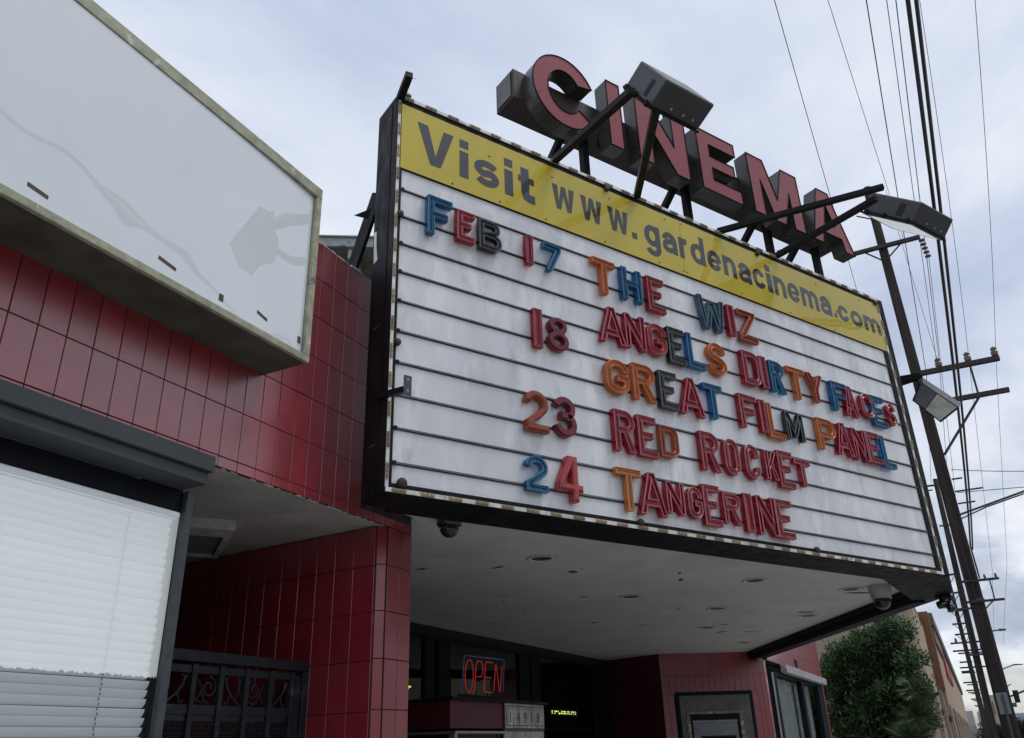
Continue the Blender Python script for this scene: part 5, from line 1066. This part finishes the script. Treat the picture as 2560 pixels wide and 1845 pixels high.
p5 = pole('distant pole whose three crossarms sit close together under the blue gap', 95, -0.75, 7.2, 0.18, 0.06, [(6.35, -0.9, 0.20, 0.14), (5.85, -2.1, 0.3, 0.14), (5.5, -0.9, 0.25, 0.14)], [])
for i, (x, y, tp) in enumerate(((120, -0.9, 7.2), (150, -1.15, 7.2), (185, -1.5, 7.2), (230, -1.9, 7.2))):
    pole('far utility pole number %s of the four beyond the blue gap, counted outward' % ('one', 'two', 'three', 'four')[i], x, y, tp, 0.2, 0.0,
         [(tp - 0.4, y - 0.3, y + 1.2, 0.16), (tp - 1.5, y - 0.3, y + 1.3, 0.16), (tp - 2.4, y - 0.3, y + 1.2, 0.16)], [], n=8)
def wire(label, a, b, r=0.008, sag=0.0, ext=0.9, past=None, cat='power line', nm='power_line'):
    a, b = Vector(a), Vector(b); st = a + (a - b) * ext; pts = []
    n = 22
    for i in range(n + 1):
        t = i / n; p = st.lerp(b, t); tt = (p - a).dot(b - a) / (b - a).length_squared
        p.z += sag * tt * (tt - 1); pts.append(p)
    if past: pts += [Vector(q) for q in past]
    o = obj(nm, MB().tube(pts, r, 5), 'wire', None, recalc=False); tag(o, label, cat, 'overhead lines along the street'); return o
wire('leftmost overhead wire passing above the last A of CINEMA', (13.0, 0.45, 13.3), (26.1, 0.41, 13.3), 0.009)
wire('overhead wire running to the top arm, second from the left', (13.5, -0.49, 13.3), (24.0, -1.2, 13.4), 0.007)
wire('overhead wire third from the left above the far floodlight', (9.9, -0.83, 9.45), (24.6, -0.885, 9.37), 0.009, past=[(39, -0.5, 9.9)])
wire('overhead wire meeting the innermost insulator of the middle crossarm', (10.8, -1.172, 10.2), (23.9, -1.19, 9.45), 0.007)
wire('overhead wire just right of the innermost insulator wire', (9.9, -1.19, 9.36), (23.9, -1.25, 9.40), 0.008, past=[(56, -0.75, 8.7)])
wire('thick black bundled cable, left one of the pair crossing the sky', (6.18, -0.822, 5.75), (23.95, -0.83, 4.34), 0.021, sag=1.5, ext=0.6, past=[(24.4, -0.86, 3.6)], cat='cable', nm='bundled_cable')
wire('thick black bundled cable, right one of the pair crossing the sky', (6.2, -0.885, 5.74), (23.95, -0.86, 4.25), 0.019, sag=1.5, ext=0.6, cat='cable', nm='bundled_cable')
wire('thin wire running close right of the thick cable pair', (13.5, -1.98, 12.46), (24.0, -1.975, 9.35), 0.006, sag=1.2, past=[(39, -1.9, 6.0), (56, -1.8, 4.4)])
wire('rightmost thin wire near the edge of the sky', (12.9, -2.67, 11.45), (24.0, -2.63, 9.36), 0.006, sag=0.9, past=[(39, -2.5, 6.3), (56, -2.3, 4.6)])
wire('slack diagonal wire dropping to the innermost insulator', (20.8, -0.93, 13.3), (23.95, -1.22, 9.5), 0.006, ext=0.0)
wire('sagging service wire leaving the near pole to the right edge', (23.9, -0.85, 6.35), (23.9, -9.0, 6.3), 0.010, sag=2.0, ext=0.0)
wire('straight service wire leaving the near pole below the sagging one', (23.9, -0.85, 5.72), (23.9, -9.0, 5.2), 0.010, ext=0.0)
wire('thin wire from the string of insulators down along the pole row', (23.85, -1.70, 12.6), (39, -1.0, 7.0), 0.008, ext=0.0, past=[(56, -0.7, 5.6)])
ma = thing('lamp_mast', (24, -0.85, 5.0), 'long grey double lamp arm reaching right from the nearest pole', 'lamp arm')
obj('upper_tube', MB().tube([(23.85, -0.78, 5.14), (23.85, -2.4, 5.53), (23.85, -4.2, 5.75)], 0.028, 8), 'alu', ma)
obj('lower_tube', MB().tube([(23.85, -0.78, 5.03), (23.85, -1.4, 5.24), (23.85, -2.3, 5.45)], 0.018, 8), 'alu', ma)
def slamp(label, x, y0, y1, z_, r):
    t = thing('street_lamp', (x, y1, G), label, 'street lamp', 'street lamps over the road')
    obj('pole', MB().tube([(x, y1 - 1.4, G), (x, y1 - 1.3, z_ - 0.3), (x, y1 - 0.9, z_ - 0.05), (x, y1, z_)], r, 6), 'alu', t)
    return t
for lab, x, y0, y1, z_ in (('far street lamp head just right of the nearest pole', 62, -2.05, -2.9, 5.9), ('far street lamp under the blue patch of sky', 105, -3.6, -5.6, 6.45), ('tiny farthest street lamp near the horizon', 165, -5.7, -6.4, 7.2)):
    t = thing('street_lamp', (x, y1, G), lab, 'street lamp', 'street lamps over the road')
    ym = y0 + (y1 - y0) * 0.55
    obj('lamp_arm', MB().tube([(x, y0, z_ - (0.35 if x > 90 else 0.03)), (x, ym, z_)], 0.03 + x * 0.0003, 6), 'alu', t)
    obj('lamp_head', MB().hexa([(x, ym, z_ - 0.05), (x, y1, z_ - 0.03), (x + 0.3, y1, z_ - 0.03), (x + 0.3, ym, z_ - 0.05), (x, ym, z_ + 0.09), (x, y1, z_ + 0.05), (x + 0.3, y1, z_ + 0.05), (x + 0.3, ym, z_ + 0.09)]), 'alu', t)
    obj('pole', MB().tube([(x, y0 + 0.02, G), (x, y0, z_ - 0.02)], 0.05, 6), 'alu', t)
tf = thing('traffic_light', (100, -3.9, G), 'black traffic light on an arm above the distant junction', 'traffic light')
obj('mast_arm', MB().tube([(100, -3.4, 3.25), (100, -5.2, 3.85)], 0.09, 8), 'alu', tf)
obj('signal_head', MB().box(WORLD, 99.6, 99.85, 2.75, 3.75, -4.2, -3.83), 'dark', tf, bevel=0.03)
obj('backplate', MB().box(WORLD, 99.86, 99.9, 2.68, 3.82, -4.26, -3.77), 'dark', tf)
gs = thing('street_name_sign', (100, -3.6, 2.5), 'green street name sign hanging left of the traffic light', 'sign')
obj('sign_plate', MB().box(WORLD, 99.8, 99.84, 2.3, 2.68, -3.86, -3.42), 'green', gs)
obj('hanger', MB().bar((99.82, -3.64, 2.68), (99.95, -3.64, 3.3), 0.03), 'alu', gs)

# ------------------------------------------------------------------ beige store down the street
st = thing('beige_store', (100, 8, G), 'long tan and orange stucco store down the street beyond the tree', 'building')
obj('end_wall', MB().box(WORLD, 62.9, 63.1, G, 7.9, 2.51, 26), 'taupe', st)
obj('front_wall', MB().box(WORLD, 62.9, 77.0, G, 8.0, 2.18, 2.5), 'tan', st)
obj('pilaster', MB().box(WORLD, 63.4, 65.5, G, 2.6, 1.9, 2.179), 'taupe', st)
obj('tower', MB().box(WORLD, 77.0, 79.5, 3.3, 9.2, 1.62, 5), 'orange_st', st)
obj('pier', MB().box(WORLD, 77.01, 79.45, G, 3.29, 1.9, 3.19), 'taupe', st)
obj('tower_roof', MB().box(WORLD, 66, 79.4, 8.0, 9.0, 2.3, 12), 'cornice', st)
obj('street_wall', MB().box(WORLD, 79.5, 230, 2.2, 8.4, 1.68, 1.9), 'tan', st)
obj('recess_wall', MB().box(WORLD, 77, 230, G, 2.2, 3.2, 3.4), 'taupe', st)
obj('cornice', MB().box(WORLD, 79.0, 230, 8.3, 9.3, 1.35, 1.95), 'cornice', st)
obj('cornice', MB().box(WORLD, 79.3, 98, 7.0, 8.3, 1.5, 1.67), 'cornice', st)
for i, x in enumerate((66, 79.5, 92, 104, 118, 134, 152, 172, 196)):
    obj('column', MB().box(WORLD, x, x + 3.2, G, 2.2 if x > 77 else 1.9, 1.55 if x > 77 else 1.95, 2.4), 'tan' if i % 2 else 'taupe', st)
    obj('wall_lamp', MB().lathe((x - 0.35, 1.9 if x > 70 else 2.0, 0.9 + (0.25 if x < 70 else 0.05 * i)), [(0.0, 0.0), (0.16, 0.0), (0.26, 0.25), (0.26, 0.42), (0.05, 0.5), (0, 0.5)], 10), 'lampred', st)
for i, (x, h) in enumerate(((99, 1.7), (102.5, 1.4), (106, 1.4), (109.5, 1.4), (113, 1.4), (116.5, 1.7))):
    obj('store_letter', MB().box(WORLD, x, x + 2.2, 5.6, 5.6 + h, 1.5, 1.675).box(WORLD, x + 0.5, x + 1.4, 5.2, 5.6, 1.5, 1.675), 'signred' if i < 4 else 'lampred', st)
def far(label, nm, x, y0, y1, top, m, dx=14):
    o = obj(nm, MB().box(WORLD, x, x + dx, G, top, y0, y1), m, None); tag(o, label, 'building', 'far buildings at the street end'); return o
far('pale grey block showing right of the tan store end', 'grey_block', 250, 0.3, 2.5, 5.3, 'greyb')
far('small cream building under the pole row', 'cream_building', 262, -2.2, -0.6, 5.2, 'creamb')
far('light cream tower between the second and nearest poles', 'cream_tower', 180, -3.9, -2.45, 6.3, 'creamb', 6)
far('low brown shop below the grey block', 'brown_shop', 240, 0.2, 1.4, 2.0, 'taupe')
obj('tower_slit', MB().box(WORLD, 179.9, 179.99, 3.0, 5.2, -3.35, -3.15), 'cornice', bpy.data.objects['cream_tower'])

# ------------------------------------------------------------------ trees
def leafy(label, name, x, y, z0, blobs, nleaf, size, m, trunk, seed, cat='tree', group=None, clump=0.22):
    rnd = random.Random(seed); t = thing(name, (x, y, G), label, cat, group)
    tm = MB().tube([(x, y, G), (x + 0.05, y, (G + z0) / 2), (x, y, z0 + 0.8)], trunk, 9, trunk * 0.6)
    for k in range(7):
        a = rnd.uniform(0, 6.28); b = rnd.choice(blobs); tm.tube([(x, y, z0 + rnd.uniform(-0.3, 0.5)), ((x + b[0]) / 2, (y + b[1]) / 2 + 0.1, (z0 + b[2]) / 2), (b[0], b[1], b[2])], trunk * 0.4, 5, trunk * 0.1)
    obj('trunk', tm, 'bark', t)
    vs, fs = [], []
    wts = [b[3] ** 2 for b in blobs]
    for _ in range(nleaf // 9):
        b = rnd.choices(blobs, wts)[0]
        d = Vector((rnd.gauss(0, 1), rnd.gauss(0, 1), rnd.gauss(0, 1))).normalized() * (b[3] * rnd.uniform(0.45, 1.08) ** 0.7)
        c = Vector(b[:3]) + Vector((d.x, d.y, d.z * 0.85)); tip = (d.normalized() + Vector((0, 0, 0.7))).normalized()
        for _ in range(9 if rnd.random() < 0.7 else 20):
            q = c + Vector((rnd.gauss(0, 1), rnd.gauss(0, 1), rnd.gauss(0, 1))) * clump * 0.5
            u = (tip + Vector((rnd.gauss(0, 1), rnd.gauss(0, 1), rnd.gauss(0, 1))) * 0.55).normalized(); v = u.orthogonal().normalized(); v.rotate(Matrix.Rotation(rnd.uniform(0, 6.28), 3, u))
            L_, W_ = size * rnd.uniform(0.7, 1.4), size * rnd.uniform(0.16, 0.26); n = len(vs)
            vs += [q, q + u * L_ * 0.5 + v * W_, q + u * L_, q + u * L_ * 0.5 - v * W_]; fs.append((n, n + 1, n + 2, n + 3))
    obj('crown', MB().add(vs, fs), m, t, recalc=False); return t
crown = []      # sprays of the crown: across the street line (y), height, radius
for (yy, zc, r) in CROWN:
    crown.append((33.4 + 0.5 * math.sin(yy * 7 + zc * 3), yy, zc, r * 0.74)); crown.append((33.0 + 0.3 * math.cos(yy * 9), yy + 0.12, zc - 0.16, r * 0.5)); crown.append((33.9, yy - 0.10, zc + 0.10, r * 0.62))
crown = [(33.6, 2.9, 0.9, 0.95), (33.6, 2.3, 0.2, 0.8), (33.7, 3.5, 0.2, 0.9), (33.6, 2.5, 1.8, 0.55)] + crown; bl_ = crown
leafy('dense dark green tree growing beyond the pink tiled wing', 'broadleaf_tree', 33.5, 3.1, 0.5, bl_, 27000, 0.14, 'leaf', 0.16, 3, clump=0.20)
tips = [(b[0] - 0.12, b[1] - 0.10, b[2] + 0.14, b[3] * 0.85) for b in bl_[5:] if random.Random(int(b[2] * 977)).random() < 0.42]
_t = leafy('x', 'tip_tree', 33.5, 3.1, 0.5, tips, 3600, 0.14, 'leaf_tip', 0.05, 4, clump=0.2)
for ch_ in list(_t.children):
    if ch_.name.startswith('crown'): ch_.name = 'outer_tufts'; ch_.parent = bpy.data.objects['broadleaf_tree']
    else: bpy.data.objects.remove(ch_)
bpy.data.objects.remove(_t)
def fronds(label, cx, cy, cz, n, ln, seed, drop=0.25):
    rnd = random.Random(seed); t = thing('palm_plant', (cx, cy, G), label, 'palm', 'spiky palms beside the tree')
    obj('trunk', MB().tube([(cx, cy, G), (cx, cy, cz)], 0.14, 8, 0.1), 'bark', t)
    mb = MB()
    for _ in range(n):
        a = rnd.uniform(0, 6.28); el = rnd.uniform(-0.5, 1.35); d = Vector((math.cos(a) * math.cos(el), math.sin(a) * math.cos(el), math.sin(el)))
        side = d.cross(Z).normalized(); l_ = ln * rnd.uniform(0.6, 1.1); base = Vector((cx, cy, cz)) + d * 0.25 * ln
        for j in range(13):
            k = (j - 6) / 6; dd = (d + side * k * 0.75 + Z * rnd.uniform(-0.12, 0.05)).normalized(); w_ = side.cross(dd).normalized().lerp(side, 0.6) * 0.022
            e = base + dd * l_ * (1 - 0.25 * abs(k)); e.z -= drop * l_ * abs(k) * 0.3; mmid = base.lerp(e, 0.5) + Z * 0.03
            mb.add([base - w_ * 0.4, mmid - w_, e, mmid + w_], [(0, 1, 2, 3)])
    obj('fronds', mb, 'leaf2', t, recalc=False)
fronds('spiky fan palm low at the right side of the green tree', 31.9, 1.60, 0.45, 60, 0.72, 5)
fronds('lower fan palm in front of the green tree base', 31.7, 1.95, -0.25, 70, 0.85, 8)
fronds('topmost fan palm tuft against the tan store wall', 32.0, 1.62, 1.35, 40, 0.55, 9)
leafy('low dark tree clump under the far poles', 'small_tree', 92, -1.1, -0.6, [(92, -0.9, 0.3, 0.75), (92, -1.7, 0.0, 0.7), (91, -0.2, -0.4, 0.6), (92, -1.3, -0.7, 0.9)], 3600, 0.20, 'leaf3', 0.15, 11, 'tree', 'far street trees', 0.3)
leafy('far dark bushy tree at the bottom right corner', 'small_tree', 120, -4.5, -0.6, [(120, -4.4, 0.7, 0.8), (120, -5.0, 0.2, 0.8), (120, -4.0, -0.2, 0.8)], 2700, 0.25, 'leaf3', 0.15, 12, 'tree', 'far street trees', 0.3)
# buildings across the street: only ever seen mirrored in glass
ac = thing('street_block', (20, -26, G), 'row of low pale buildings across the street, mirrored in the glass', 'building')
for i in range(9):
    x = -40 + i * 17; h = 5.6 + 1.3 * math.sin(i * 2.3)
    obj('facade', MB().box(WORLD, x, x + 16, G, h + 1, -30, -24), ('creamb', 'greyb', 'tan')[i % 3], ac)
